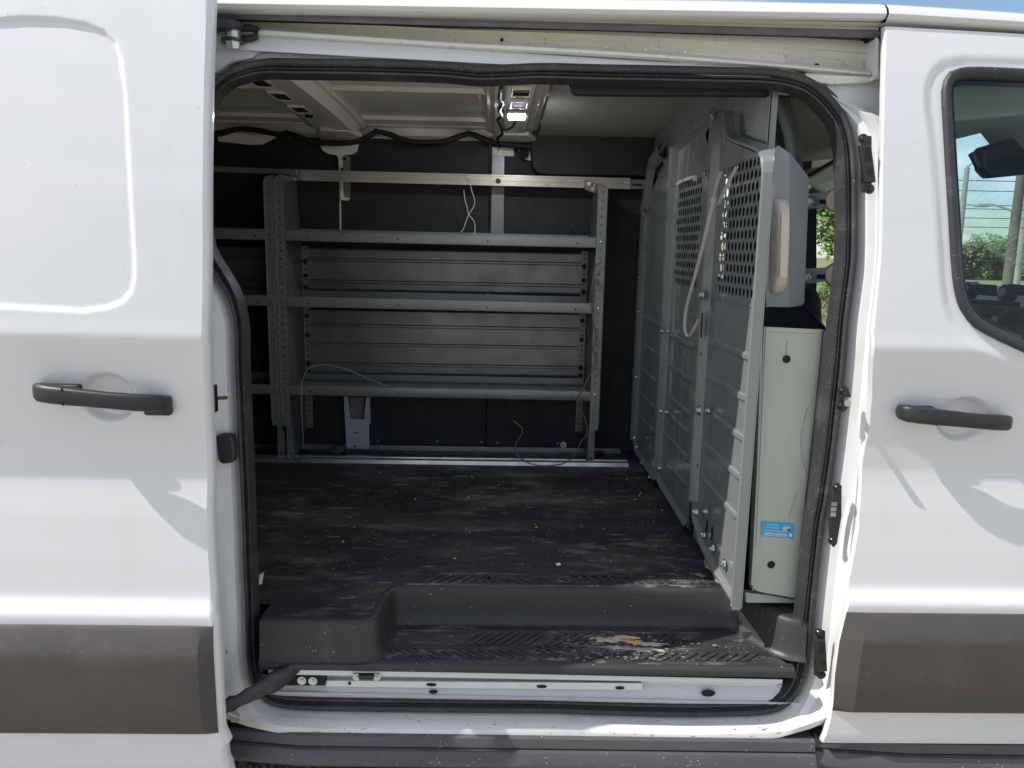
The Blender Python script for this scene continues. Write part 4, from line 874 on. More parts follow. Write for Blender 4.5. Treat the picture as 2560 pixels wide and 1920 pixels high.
# ================================================================== SHELVING
YF0, YB0 = 1.42, 1.675
def upright(par, x, flip, zt=1.875, name='end_panel'):
    """web at x running back, perforated flange facing the door on the side given by flip"""
    sg = flip
    web = [(YF0, .90), (YF0 + .002, zt - .02), (YF0 + .02, zt), (YB0 - .055, zt), (YB0, 1.60), (YB0, .78), (YB0 - .06, .755), (YF0 + .07, .715), (YF0 + .045, .718), (YF0 + .045, .84), (YF0 + .02, .87)]
    q = MB(); q.prism([(x, y, z) for y, z in web], (.0018 * sg, 0, 0)); w = q.build(name, m_shade_grey, par)
    # front flange with holes, rolled edge
    x0, x1 = (x, x + sg * .036)
    q = MB(); nh = 30; zb = .885; cell = (zt - .02 - zb) / nh
    skip = {int((z - zb) / cell) for z in (1.64, 1.375, 1.02)}
    xa, xb = min(x0, x1) + .009, max(x0, x1) - .013 + .004
    perf(q, (min(xa, xb), YF0, zb), (abs(xb - xa), 0, 0), (0, 0, cell), 1, nh, .0035 / abs(xb - xa), .0035 / cell, stagger=False, solid=lambda i, j: j in skip)
    q.box((x0, YF0, zb), (xa if sg > 0 else xb, YF0 + .0015, zt - .02)); 
    q.box((xb if sg > 0 else xa, YF0, zb), (x1, YF0 + .0015, zt - .02))
    q.build('front_flange', m_shelf, w)
    q = MB(); q.tube([(x1, YF0 + .004, zb + .0), (x1, YF0 + .004, zt - .02)], .0045, 8); q.build('rolled_edge', m_shelf, w, smooth=True)
    q = MB(); q.prism([(x0, YF0, zt - .02), (x1, YF0, zt - .02), (x1 - sg * .004, YF0 + .004, zt - .008), (x0 + sg * .012, YF0 + .010, zt), (x0, YF0 + .010, zt)], (0, .0015, 0)); q.build('flange_cap', m_shelf, w)
    q = MB(); q.prism([(x0, YF0, zb), (x1, YF0, zb), (x1, YF0, zb - .018), (x0 + sg * .004, YF0, zb - .028), (x0, YF0, zb - .028)], (0, .0015, 0)); q.build('flange_toe', m_shelf, w)
    MB().box((x, YF0 + .045, .716), (x + sg * .030, YF0 + .047, .90)).build('foot', m_shelf, w)
    MB().cyl((x + sg * .016, YF0 + .0445, .732), (0, 1, 0), .005, .0015, 10).build('foot_hole', m_dark, w)
    for z in (1.64, 1.375, 1.02): inst(rivet, 'rivet', (x + sg * .017, YF0 - .001, z), w, FY, (1, 1.3, 1.3))
    return w
def backstrip(par, x, sg):
    q = MB(); nh = 36; xa, xb = sorted((x, x + sg * .030)); zb = .80; cell = (1.60 - zb) / nh
    perf(q, (xa, YB0 - .004, zb), (xb - xa, 0, 0), (0, 0, cell), 1, nh, .0042 / (xb - xa), .0042 / cell, stagger=False)
    s_ = q.build('rear_upright', m_shelf, par)
    for z in (1.535, 1.475, 1.425, 1.30, 1.215, 1.09, 1.055): inst(plug_me, 'black_fastener', (x + sg * .015, YB0 - .006, z), s_, FY)
    return s_
plug_me = meshdata('black_fastener', MB().cyl((0, 0, 0), (1, 0, 0), .010, .004, 16).cyl((.004, 0, 0), (1, 0, 0), .006, .005, 10), m_dark)
def shelf(par, x0, x1, zt, zt2, h, ribs=()):
    """open tray with rolled front lip"""
    cs_ = [(YF0 + .010, -.004), (YF0 + .003, 0), (YF0 - .001, -.003), (YF0 - .002, -.010), (YF0 - .002, -h + .006), (YF0, -h), (YF0 + .008, -h - .001), (YF0 + .010, -h + .012), (YF0 + .014, -.014), (YF0 + .20, -.016), (YB0 - .012, -.016), (YB0 - .010, .012)]
    q = MB(); n = 12; rows_ = []
    for y, dz_ in cs_:
        rows_.append([(x0 + (x1 - x0) * i / n, y, zt + (zt2 - zt) * i / n + dz_ + random.uniform(-.0006, .0006)) for i in range(n + 1)])
    q.grid(rows_); s_ = q.build('shelf', m_shelf, par, smooth=True, ang=32)
    for k in range(4):
        x = x0 + (x1 - x0) * (.07 + .29 * k); inst(hole_me, 'lip_hole', (x, YF0 - .0025, zt + (zt2 - zt) * (.07 + .29 * k) - h * .62), s_, FY, (1, .0035, .0035))
    return s_
def backpanel(par, x0, x1, z0, z1, ribz):
    zs2 = [z0]; y = YB0 - .012; pts = [(y - .010, z0), (y, z0 + .008)]
    for rz_ in sorted(ribz): pts += [(y, rz_ - .008), (y - .007, rz_ - .004), (y - .007, rz_ + .003), (y, rz_ + .007)]
    pts += [(y, z1 - .006), (y - .010, z1)]
    return MB().grid([[(x, a, b) for x in (x0, x0 * .5 + x1 * .5, x1)] for a, b in pts]).build('back_panel', m_backp, par, smooth=True, ang=25)
sh = thing('shelving_unit', 'grey steel shelving unit with three empty trays against the far wall', 'shelving', (-.22, 1.55, .70), 'steel shelving units along the far wall')
XL, XR = -.848, .392
upright(sh, XL, -1); upright(sh, XR, +1, zt=1.868)
backstrip(sh, XL + .002, +1); backstrip(sh, XR - .002, -1)
for a, b, h in ((1.660, 1.655, .040), (1.400, 1.393, .042), (1.036, 1.030, .040)): shelf(sh, XL + .002, XR - .002, a, b, h)
backpanel(sh, XL + .03, XR - .03, 1.412, 1.592, (1.545, 1.452)); backpanel(sh, XL + .03, XR - .03, 1.048, 1.330, (1.262, 1.180, 1.092))
sh2 = thing('shelving_unit', 'second grey shelving unit cut off by the sliding door at the left', 'shelving', (-1.5, 1.55, .70), 'steel shelving units along the far wall')
upright(sh2, -.888, -1, zt=1.872)
for a, b, h in ((1.665, 1.661, .040), (1.404, 1.401, .042), (1.040, 1.037, .040)): shelf(sh2, -2.1, -.890, a, b, h)
backpanel(sh2, -2.07, -.92, 1.412, 1.592, (1.545, 1.452))
MB().prism([(-1.184,1.5,1.909),(-0.8155,1.5,1.902),(-0.8161,1.5,1.882),(-1.185,1.5,1.885)], (0, .03, 0)).build('top_bar', m_shelf, sh2, bev=.002)
MB().prism([(-0.8685,1.56,1.907),(-0.812,1.56,1.908),(-0.8131,1.56,1.867),(-0.8321,1.56,1.863),(-0.862,1.56,1.874)], (0, .02, 0)).build('top_bracket', m_shelf, sh2, bev=.002)
for c_ in [(-0.851,1.555,1.881),(-0.8381,1.555,1.872)]: inst(bolt_z, 'bolt', c_, sh2, FY, (.8, .8, .8))
MB().prism([(0.35,1.56,1.891),(0.3846,1.56,1.888),(0.3818,1.56,1.86),(0.4236,1.56,1.871),(0.4058,1.56,1.833),(0.3553,1.56,1.851)], (0, .02, 0)).build('top_bracket', m_shelf, sh, bev=.002)
for c_ in [(0.3871,1.555,1.856),(0.3944,1.555,1.864),(0.3692,1.555,1.875)]: inst(bolt_z, 'bolt', c_, sh, FY, (.7, .7, .7))

# ================================================================== PARTITION
pt = thing('cab_partition', 'grey steel partition with perforated windows between the hold and the cab', 'partition', (.62, .65, .70))
def px(P, x, dx, name, m=m_part, par=pt, bev=.0, **k): return MB().prism(P, (dx, 0, 0)).build(name, m, par, bev=bev, **k)
XP = .626
def pan(name, y0, y1, zb, ztop, wy0, wy1, wz0, wz1, nu, nv, edge0, edge1, toppts=None):
    """one steel pan: far edge y1, near edge y0 (y0<y1); recessed sheet with perforated window and raised flanges"""
    q = MB(); p0, p1 = y0 + edge0, y1 - edge1
    if wz0 is None:
        q.add([(XP, p0, zb), (XP, p1, zb), (XP, p1, ztop[1]), (XP, p0, ztop[0])], [[0, 1, 2, 3]])
    else:
        q.add([(XP, p0, zb), (XP, p1, zb), (XP, p1, wz0), (XP, p0, wz0)], [[0, 1, 2, 3]])
        q.add([(XP, p0, wz0), (XP, wy0, wz0), (XP, wy0, wz1), (XP, p0, wz1)], [[0, 1, 2, 3]])
        q.add([(XP, wy1, wz0), (XP, p1, wz0), (XP, p1, wz1), (XP, wy1, wz1)], [[0, 1, 2, 3]])
        tp = toppts or [(p1, ztop[1]), (p0, ztop[0])]
        q.add([(XP, p0, wz1), (XP, p1, wz1)] + [(XP, a, b) for a, b in tp], [list(range(2 + len(tp)))])
        cu = (wy1 - wy0) / (nu + .5); cv = (wz1 - wz0) / nv
        perf(q, (XP, wy0, wz0), (0, cu, 0), (0, 0, cv), nu, nv, .0118 / cu, .0118 / cv, n=16)
    return q.build(name, m_part, pt, solid=.0015)
def frame(par, pts, name, w=.022, d=.026, sl=.012):
    """raised flange running along a polyline in the y-z plane"""
    P = [Vector((0, a, b)) for a, b in pts]
    Q = [P[0]]
    for a, b, c in zip(P, P[1:], P[2:]):          # rounded corners
        if (b - a).normalized().dot((c - b).normalized()) > .999: Q.append(b); continue
        r_ = min(.022, (b - a).length * .45, (c - b).length * .45); s0 = b + (a - b).normalized() * r_; s1 = b + (c - b).normalized() * r_
        Q += [s0 * (1 - t_) ** 2 + b * 2 * t_ * (1 - t_) + s1 * t_ * t_ for t_ in (0, .25, .5, .75, 1)]
    P = Q + [P[-1]]
    k = len(P)
    cs_ = [(-w / 2 - sl, XP - .0005), (-w / 2, XP - d + .003), (-w / 2 + .003, XP - d), (w / 2 - .003, XP - d), (w / 2, XP - d + .003), (w / 2 + sl, XP - .0005)]
    rows_ = []
    for i in range(k):
        a = P[max(i - 1, 0)]; b = P[min(i + 1, k - 1)]; t_ = (b - a).normalized(); n_ = Vector((0, -t_.z, t_.y))
        if 0 < i < k - 1:
            t1 = (P[i] - P[i - 1]).normalized(); t2 = (P[i + 1] - P[i]).normalized(); sc = 1 / max(.5, math.sqrt((1 + t1.dot(t2)) / 2))
        else: sc = 1
        rows_.append([(x, P[i].y + n_.y * o * sc, P[i].z + n_.z * o * sc) for o, x in cs_])
    return MB().grid(rows_).build(name, m_part, par, smooth=True, ang=28)
def sideface(par, pts, name, x0=XP - .026, x1=XP + .012, m=m_part):
    return MB().grid([[(x, a, b) for a, b in pts] for x in (x0, x1)]).build(name, m, par)
def P2(L_): return [(q[1], q[2]) for q in L_]
# near pan
t3 = P2([(0.602,0.3395,0.8983),(0.602,0.5784,1.924),(0.602,0.56,1.97),(0.602,0.4871,1.973),(0.602,0.4277,1.904),(0.602,0.3651,1.883),(0.602,0.1789,1.84),(0.602,0.1149,1.815),(0.602,0.0833,1.784)])
s3top = [(q[0], q[1]) for q in t3[3:]]
S3Y0, S3Y1 = .090, .592
ZB = .716
s3 = pan('near_pan', S3Y0, S3Y1, ZB + .01, None, .178, .500, 1.490, 1.838, 10, 12, .012, .012,
         toppts=P2([(0.626,0.7255,1.956),(0.626,0.6436,1.999),(0.626,0.547,1.988),(0.626,0.5137,1.921),(0.626,0.448,1.897),(0.626,0.2391,1.846)])[0:6])
f3 = [(S3Y1 - .012, ZB + .10), (S3Y1 - .012, 1.985)]
frame(s3, [(S3Y1 - .014, ZB + .13), (S3Y1 - .014, 1.40), (S3Y1 - .016, 1.995)], 'pan_flange', w=.030)
fr_pts = [(.463, 1.976), (.427, 1.913), (.369, 1.893), (.165, 1.845), (.118, 1.820), (.103, 1.775)]
frame(s3, fr_pts + [(.103, 1.2), (.103, ZB + .008)], 'pan_flange', w=.010, sl=.006)
sideface(s3, [(.092, ZB + .004), (.092, 1.2), (.092, 1.785), (.103, 1.808)], 'side_return', x0=XP - .026, x1=XP - .004)
frame(s3, [(S3Y1 - .010, ZB + .14), (S3Y1 - .018, ZB + .075), (.44, ZB + .020), (.30, ZB + .008), (.11, ZB + .004)], 'bottom_flange', w=.012, d=.012)
# middle pan
s2 = pan('middle_pan', .640, 1.135, ZB + .01, (2.02, 1.975), .720, 1.045, 1.490, 1.838, 10, 12, .006, .006)
s2.data.materials[0] = m_part2
frame(s2, [(1.105, ZB + .09), (1.105, 1.965)], 'pan_flange', w=.034)
frame(s2, [(1.105, 1.965), (.640, 2.000)], 'top_flange', w=.012, d=.016)
frame(s2, [(1.12, ZB + .08), (1.09, ZB + .028), (.66, ZB + .012)], 'bottom_flange', w=.012, d=.012)
sideface(s2, [(.632, ZB + .004), (.632, 2.0)], 'side_return', x0=XP - .004, x1=XP + .006, m=m_dark)
# far pan
s1 = pan('far_pan', 1.150, 1.640, ZB + .01, (1.97, 1.82), None, None, None, None, 0, 0, .006, .006)
frame(s1, [(1.630, ZB + .06), (1.630, 1.76), (1.50, 1.955), (1.32, 1.985)], 'pan_flange', w=.040)
frame(s1, [(1.160, ZB + .02), (1.160, 1.96)], 'pan_flange', w=.014, d=.012)
frame(s1, [(1.63, ZB + .06), (1.58, ZB + .02), (1.16, ZB + .012)], 'bottom_flange', w=.012, d=.012)
# stiffening ribs pressed into the pans
def rib(par, y0, y1, z, drop=.0, h=.024, d=.0055):
    y0 += .035; e = .05
    rows_ = [[(XP - .0012 - (0 if abs(s_) == 1 or y in (y0, y1) else d), y, z + s_ * h / 2) for y in (y0, y0 + e, y1 - e, y1)] for s_ in (-1, -.45, .45, 1)]
    return MB().grid(rows_).build('stiffening_rib', m_part, par, smooth=True, ang=20)
for c_ in [(0.62,0.4291,1.349),(0.62,0.4188,1.244),(0.62,0.4045,1.142),(0.62,0.3857,1.04),(0.62,0.3705,0.9341)]: rib(s3, .125, .535, c_[2])
for c_ in [(0.62,1.01,1.309),(0.62,0.9904,1.199),(0.62,0.9707,1.088),(0.62,0.9628,1.026),(0.62,0.9502,0.9446),(0.62,0.9352,0.8533)]: rib(s2, .665, 1.065, c_[2])
for c_ in [(0.62,1.524,1.326),(0.62,1.515,1.211),(0.62,1.508,1.102),(0.62,1.491,0.9968),(0.62,1.488,0.9011)]: rib(s1, 1.20, 1.58, c_[2])
MB().prism([(0.6245,0.5274,1.479),(0.6245,0.5261,1.473),(0.6245,0.1654,1.473),(0.6245,0.1664,1.478)], (-.002, 0, 0)).build('window_trim', m_part, s3)
# bolts and small holes
XF = XP - .0265
for P_, pr, s_ in (([(0.599,0.5746,1.829),(0.599,0.5436,1.48),(0.599,0.5016,1.146),(0.599,0.4627,0.8468)], s3, 1.35), ([(0.599,1.15,1.924),(0.599,1.105,1.617),(0.599,1.062,1.32),(0.599,1.015,1.035),(0.599,0.98,0.8315)], s2, 1.0), ([(0.612,1.125,1.921),(0.612,1.03,1.323),(0.612,0.9752,1.04)], s2, .8),
                  ([(0.599,1.327,1.941),(0.599,1.572,1.781),(0.599,1.566,1.637),(0.599,1.561,1.496),(0.599,1.556,1.352),(0.599,1.527,1.076),(0.599,1.503,0.8158),(0.599,1.441,0.7911)], s1, .8), ([(0.6,0.5515,1.984)], s3, 1.0), ([(0.62,0.444,0.7837),(0.62,0.3444,0.7808),(0.62,0.2362,0.78)], s3, 1.2), ([(0.62,1.411,0.729),(0.62,1.248,0.7177)], s1, .9), ([(0.612,0.4505,1.155),(0.612,0.4083,0.8675)], s3, .9)):
    for c_ in P_: inst(bolt_z, 'bolt', c_, pr, FX, (s_, s_, s_))
for P_, pr, s_ in (([(0.5995,0.5264,1.31),(0.5995,0.4859,0.9818)], s3, .0045), ([(0.5995,1.082,1.455),(0.5995,1.042,1.167),(0.5995,1.012,0.984)], s2, .0038)):
    for c_ in P_: inst(hole_me, 'hole', c_, pr, FX, (1, s_, s_))
inst(meshdata('slot', MB().box((0, -.008, -.036), (.001, .008, .036)), m_dark, False), 'slot', (0.5995,0.5356,1.394), s3, FX)
inst(hole_me, 'slot', (0.6245,0.4368,0.8122), s3, FX, (1, .009, .020)); inst(hole_me, 'slot', (0.6245,0.3819,0.8104), s3, FX, (1, .009, .022))
# upper filler panel
MB().prism([(.642, .205, 1.80), (.642, .205, 2.07), (.642, .5, 2.105), (.642, 1.2, 2.105), (.642, 1.66, 2.09), (.642, 1.66, .72), (.642, 1.15, .72), (.642, 1.15, 1.90), (.642, .64, 1.93), (.642, .50, 1.93), (.642, .42, 1.86), (.642, .30, 1.85)], (.003, 0, 0)).build('filler_panel', m_part, pt)
sideface(pt, [(.205, 1.78), (.205, 2.06)], 'filler_edge', .640, .660, m_part)
# ---------- wing panels towards the door pillar
mb = MB()
wl = [(0.6442,0.14,1.429),(0.7923,0.14,1.424),(0.7926,0.14,1.37),(0.7946,0.14,1.232),(0.7933,0.14,1.115),(0.7871,0.14,0.97),(0.7836,0.14,0.7295),(0.6961,0.14,0.7438),(0.6741,0.14,0.7499),(0.6608,0.14,0.7675),(0.6593,0.14,0.8701)]
lw = mb.prism(wl, (0, .0025, 0)).build('lower_wing_panel', m_wing, pt, bev=.0012)
MB().prism([(wl[0][0] - .002, .141, wl[0][2]), (wl[8][0] - .004, .141, wl[8][2]), (wl[8][0] - .004, .175, wl[8][2]), (wl[0][0] - .002, .175, wl[0][2])], (-.003, 0, 0)).build('wing_fold', m_wing, lw)
MB().prism([(0.6534,0.155,0.7376),(0.7021,0.155,0.733),(0.7879,0.155,0.7185),(0.7887,0.155,0.7095),(0.6579,0.155,0.7095)], (0, .02, 0)).build('lower_flange', m_wing, lw, bev=.001)
for c_ in [(0.7052,0.1388,1.351),(0.7088,0.1388,0.8213)]: inst(hole_me, 'panel_hole', c_, lw, FY, (1, .0098, .0098))
mb = MB(); c_ = None
uw = MB().prism([(0.6531,0.226,1.849),(0.677,0.226,1.863),(0.7069,0.226,1.844),(0.7374,0.226,1.471),(0.6763,0.226,1.471)], (0, .0025, 0)).build('upper_wing_panel', m_wing2, pt, bev=.001)
a_ = [(0.7069,0.226,1.844),(0.7649,0.226,1.791),(0.7676,0.226,1.759),(0.78,0.226,1.481),(0.7748,0.226,1.474),(0.7374,0.226,1.471)]
MB().add([(q[0], .226 + (.022 if i not in (0, 5) else 0), q[2]) for i, q in enumerate(a_)], [[0, 1, 2, 3, 4, 5]]).build('wing_return', m_wing2, uw, solid=.002)
MB().prism([(0.6521,0.22,1.835),(0.6506,0.22,1.855),(0.6572,0.22,1.857),(0.6824,0.22,1.471),(0.6743,0.22,1.47)], (0, .006, 0)).build('wing_edge', m_wing2, uw, bev=.001)
for c_ in [(0.7668,0.243,1.768),(0.7697,0.243,1.735)]: inst(meshdata('pale_hole', MB().cyl((0, 0, 0), (1, 0, 0), 1, .001, 14), m_lampm), 'panel_hole', c_, uw, FY, (1, .0052, .0052))
# grab handle on the upper wing
gpts = [(0.6881,0.2,1.732),(0.6893,0.2,1.718),(0.6919,0.2,1.657),(0.6961,0.2,1.59),(0.6985,0.2,1.545),(0.7006,0.2,1.504)]
rows_ = []
for i, (v_, w_, d_) in enumerate(((427, .010, .004), (431, .016, .020), (442, .0185, .034), (462, .0195, .042), (500, .0190, .044), (560, .0178, .044), (590, .0180, .042), (612, .0200, .034), (628, .0178, .022), (637, .009, .004))):
    xc = interp(v_, [427, 637], [[(0.6877,0.2,1.737),(0.6995,0.2,1.503)][0][0], [(0.6877,0.2,1.737),(0.6995,0.2,1.503)][1][0]]); zc = interp(v_, [427, 637], [[(0.6877,0.2,1.737),(0.6995,0.2,1.503)][0][2], [(0.6877,0.2,1.737),(0.6995,0.2,1.503)][1][2]])
    rows_.append([(xc + w_ * math.copysign(abs(math.cos(a)) ** .7, math.cos(a)), .224 - d_ * max(0, math.sin(a)) ** .6 if math.sin(a) > 0 else .226, zc) for a in [math.pi * j / 10 for j in range(11)]])
gh = MB().grid(rows_).build('grab_handle', m_bplast, pt, smooth=True, ang=50)
MB().prism([(0.6799,0.1795,1.698),(0.6968,0.1795,1.698),(0.7057,0.1795,1.546),(0.6876,0.1795,1.546)], (0, -.0015, 0)).build('handle_insert', m_bplast, gh, bev=.0006)
# hoop tube above the wing
hoop = catmull([(0.6903,0.3,2.003),(0.6966,0.3,1.983),(0.7114,0.3,1.944),(0.7274,0.3,1.906),(0.7377,0.3,1.867),(0.7449,0.3,1.821),(0.7487,0.3,1.776)], False, .02)
mb = MB(); rows_ = []
for i, q in enumerate(hoop):
    a = hoop[max(i - 1, 0)]; b = hoop[min(i + 1, len(hoop) - 1)]; t_ = (b - a).normalized(); nx_ = Vector((t_.z, 0, -t_.x)); w_ = .0235
    rows_.append([q + nx_ * o + Vector((0, dy, 0)) for o, dy in ((-w_, .01), (-w_ + .003, -.010), (-w_ * .4, -.016), (w_ * .4, -.016), (w_ - .003, -.010), (w_, .01), (w_, .03), (-w_, .03))])
mb.grid(rows_, cu=True).build('hoop_tube', m_shade_grey, pt, smooth=True, ang=40)  # shade on the hoop is put into its darker colour
# arms to the body pillar
for (P_, nm_) in (([(0.7861,0.3,1.755),(0.8521,0.3,1.763),(0.8668,0.3,1.759),(0.8699,0.3,1.725),(0.8554,0.3,1.728),(0.7942,0.3,1.717)], 0), ([(0.7975,0.3,1.566),(0.8648,0.3,1.572),(0.8842,0.3,1.572),(0.8878,0.3,1.533),(0.8656,0.3,1.536),(0.8033,0.3,1.527)], 1)):
    ar = MB().prism(P_, (0, .004, 0)).build('pillar_arm', m_wing2, pt, bev=.001)
    c_ = Vector(P_[0]) * .5 + Vector(P_[-1]) * .5
    inst(bolt_z, 'bolt', (c_.x + .010, c_.y - .002, c_.z - .001), ar, FY, (1.25, 1.25, 1.25))
    MB().box((c_.x + .028, c_.y - .0015, c_.z - .006), (c_.x + .050, c_.y, c_.z + .006)).build('arm_slot', m_dark, ar)
for P_ in ([(0.7768,0.1386,1.258),(0.7651,0.1386,1.22),(0.7578,0.1386,1.171),(0.7583,0.1386,1.138),(0.7647,0.1386,1.103),(0.7726,0.1386,1.079),(0.7801,0.1386,1.059)], [(0.759,0.1386,1.019),(0.7503,0.1386,0.9822),(0.7449,0.1386,0.948)], [(0.7028,0.1386,1.394),(0.7021,0.1386,1.375),(0.7056,0.1386,1.36)]):
    MB().tube(catmull(P_, False, .01), .0008, 5).build('paint_scratch', m_pst, lw, smooth=True)
MB().prism([(wl[0][0] + .004, .1375, wl[0][2] - .004), (wl[0][0] + .013, .1372, wl[0][2] - .004), (wl[10][0] + .016, .1372, wl[10][2]), (wl[10][0] + .006, .1375, wl[10][2])], (0, .002, 0)).build('folded_edge', m_wing, lw, bev=.0015)
MB().prism([(0.649,0.1375,1.428),(0.6498,0.1375,1.418),(0.7865,0.1375,1.414),(0.7856,0.1375,1.425)], (0, .002, 0)).build('folded_edge', m_wing, lw, bev=.001)
# sticker on the lower wing, upside down
SK = [(0.6749,0.1385,0.9386),(0.7579,0.1385,0.9323),(0.7601,0.1385,0.8917),(0.6768,0.1385,0.8981)]
so_ = Vector(SK[2]); ux = (Vector(SK[3]) - Vector(SK[2])); uy = (Vector(SK[1]) - Vector(SK[2]))
def sk(a, b, e=0): q = so_ + ux * a + uy * b; return (q.x, .1388 - e, q.z)
stk = MB().prism([sk(.02, 0), sk(.98, 0), sk(1, .05), sk(1, .95), sk(.98, 1), sk(.02, 1), sk(0, .95), sk(0, .05)], (0, .0008, 0)).build('sticker', m_blue, pt, label='blue upside-down maker sticker')
def text(body, a, b, size, width=None, m=m_stw, name='sticker_text', bold=.0):
    cu = bpy.data.curves.new(name, 'FONT'); cu.body = body; cu.size = 1.0; cu.offset = bold
    tmp = bpy.data.objects.new(name, cu); col.objects.link(tmp)
    bpy.context.view_layer.update(); dg = bpy.context.evaluated_depsgraph_get()
    me = bpy.data.meshes.new_from_object(tmp.evaluated_get(dg)); bpy.data.objects.remove(tmp)
    xs = [v.co.x for v in me.vertices]; w0 = max(xs) - min(xs); x0_ = min(xs)
    for v in me.vertices:
        aa = a + (v.co.x - x0_) / w0 * width; bb = b + v.co.y * size
        q = sk(aa, bb, .0006); v.co = q
    me.materials.clear(); me.materials.append(m); o = bpy.data.objects.new(name, me); col.objects.link(o); adopt(o, stk); return o
text('ADRIAN STEEL', .20, .14, .22, .72, bold=.02)
text('AdrianSteel.com', .46, .58, .13, .38); text('800.677.2726', .48, .76, .11, .34); text('MADE IN USA', .08, .78, .10, .24)
for b_ in (.08, .40): MB().prism([sk(.18, b_, .0003), sk(.94, b_, .0003), sk(.94, b_ + .02, .0003), sk(.18, b_ + .02, .0003)], (0, .0004, 0)).build('sticker_rule', m_stw, stk)
MB().prism([sk(.09 + .05 * math.cos(a), .22 + .11 * math.sin(a), .0003) for a in [2 * math.pi * j / 16 for j in range(16)]], (0, .0004, 0)).build('sticker_emblem', m_stw, stk)
for j in range(5): MB().prism([sk(.09, .50 + j * .045, .0003 + .0001 * (j % 2)), sk(.33, .50 + j * .045, .0003 + .0001 * (j % 2)), sk(.33, .545 + j * .045, .0003 + .0001 * (j % 2)), sk(.09, .545 + j * .045, .0003 + .0001 * (j % 2))], (0, .0002, 0)).build('flag_stripe', m_str if j % 2 else m_stw, stk)
MB().prism([sk(.09, .50, .0006), sk(.20, .50, .0006), sk(.20, .62, .0006), sk(.09, .62, .0006)], (0, .0002, 0)).build('flag_canton', m_stn, stk)

# ================================================================== JAMB HARDWARE (front pillar of the opening)
def jplate(P_, y0, th, name, m=m_plastic): return MB().prism([(q[0], y0, q[2]) for q in P_], (0, -th, 0)).build(name, m, van, bev=.0025)
def jamb_guide(P_, th=.012):
    yj = min(q[1] for q in P_); o = MB().prism(P_, (0, -.003, 0)).build('door_guide', m_plastic, van, bev=.001)
    z0 = min(q[2] for q in P_); z1 = max(q[2] for q in P_); xm = sum(q[0] for q in P_) / len(P_); h = z1 - z0
    A = Vector(P_[0]); B = Vector(P_[2]); 
    def at(t_): return xm + (t_ - .5) * (A.x - B.x), z0 + h * t_
    q = MB(); x, z = at(.56); x2, z2 = at(.44); q.prism([(at(.82)[0] - .014, yj - .003, at(.82)[1]), (at(.82)[0] + .012, yj - .003, at(.82)[1]), (at(.18)[0] + .012, yj - .003, at(.18)[1]), (at(.18)[0] - .014, yj - .003, at(.18)[1])], (0, -th, 0)); g_ = q.build('guide_block', m_plastic, o, bev=.002)
    x, z = at(.66); MB().box((x - .005, yj - th - .0045, z - .014), (x + .007, yj - th - .0025, z + .014)).build('guide_pocket', m_dark, g_)
    x, z = at(.36); MB().cyl((x + .001, yj - th - .0045, z), (0, 1, 0), .007, .002, 16).build('guide_pocket', m_dark, g_)
    for t_ in (.93, .07): x, z = at(t_); inst(screw_b, 'screw', (x, yj - .004, z), o, FY, (1, 1, 1))
    return o
jamb_guide([(0.8059,0.062,1.866),(0.8248,0.062,1.864),(0.8354,0.062,1.759),(0.8319,0.062,1.741),(0.8139,0.062,1.742),(0.8102,0.062,1.758),(0.8015,0.062,1.848)])
jamb_guide([(0.8029,0.046,0.6967),(0.8196,0.046,0.6907),(0.8221,0.046,0.6625),(0.8206,0.046,0.5754),(0.8145,0.046,0.5653),(0.801,0.046,0.574),(0.796,0.046,0.6437)])
# striker
c = Vector((0.8175,0.05,1.268))
st_ = MB().prism([(0.8044,0.052,1.301),(0.8175,0.052,1.3),(0.8281,0.052,1.282),(0.8319,0.052,1.264),(0.8286,0.052,1.253),(0.8165,0.052,1.242),(0.8051,0.052,1.246),(0.8017,0.052,1.259),(0.8038,0.052,1.284)], (0, -.004, 0)).build('door_striker', m_screw, van, bev=.0015)
MB().tube([(c.x + .004, c.y, c.z + .002), (c.x - .004, c.y - .022, c.z + .002), (c.x - .010, c.y - .032, c.z + .002), (c.x - .016, c.y - .048, c.z + .002)], [.009, .007, .0065, .0078], 12).build('striker_pin', m_alu, st_, smooth=True, bev=.0)
for c_ in [(0.8086,0.047,1.29),(0.8088,0.047,1.254)]: inst(screw_b, 'screw', c_, st_, FY, (1.5, 1.2, 1.2))
# contact plate
cp = MB().prism([(0.8076,0.05,1.066),(0.8172,0.05,1.071),(0.8263,0.05,1.057),(0.8327,0.05,0.988),(0.828,0.05,0.9176),(0.8201,0.05,0.9057),(0.8093,0.05,0.9244),(0.8022,0.05,0.9783),(0.8025,0.05,1.025)], (0, -.008, 0)).build('contact_plate', m_plastic, van, bev=.003)
for j in range(3): 
    q_ = Vector((0.8103,0.041,1.019)); MB().box((q_.x - .007, q_.y - .0015, q_.z - .006 - j * .013), (q_.x + .006, q_.y, q_.z + .004 - j * .013)).build('contact_pad', m_alu, cp)
for c_ in [(0.8134,0.041,1.058),(0.8142,0.041,0.9268)]: inst(screw_b, 'screw', c_, cp, FY)
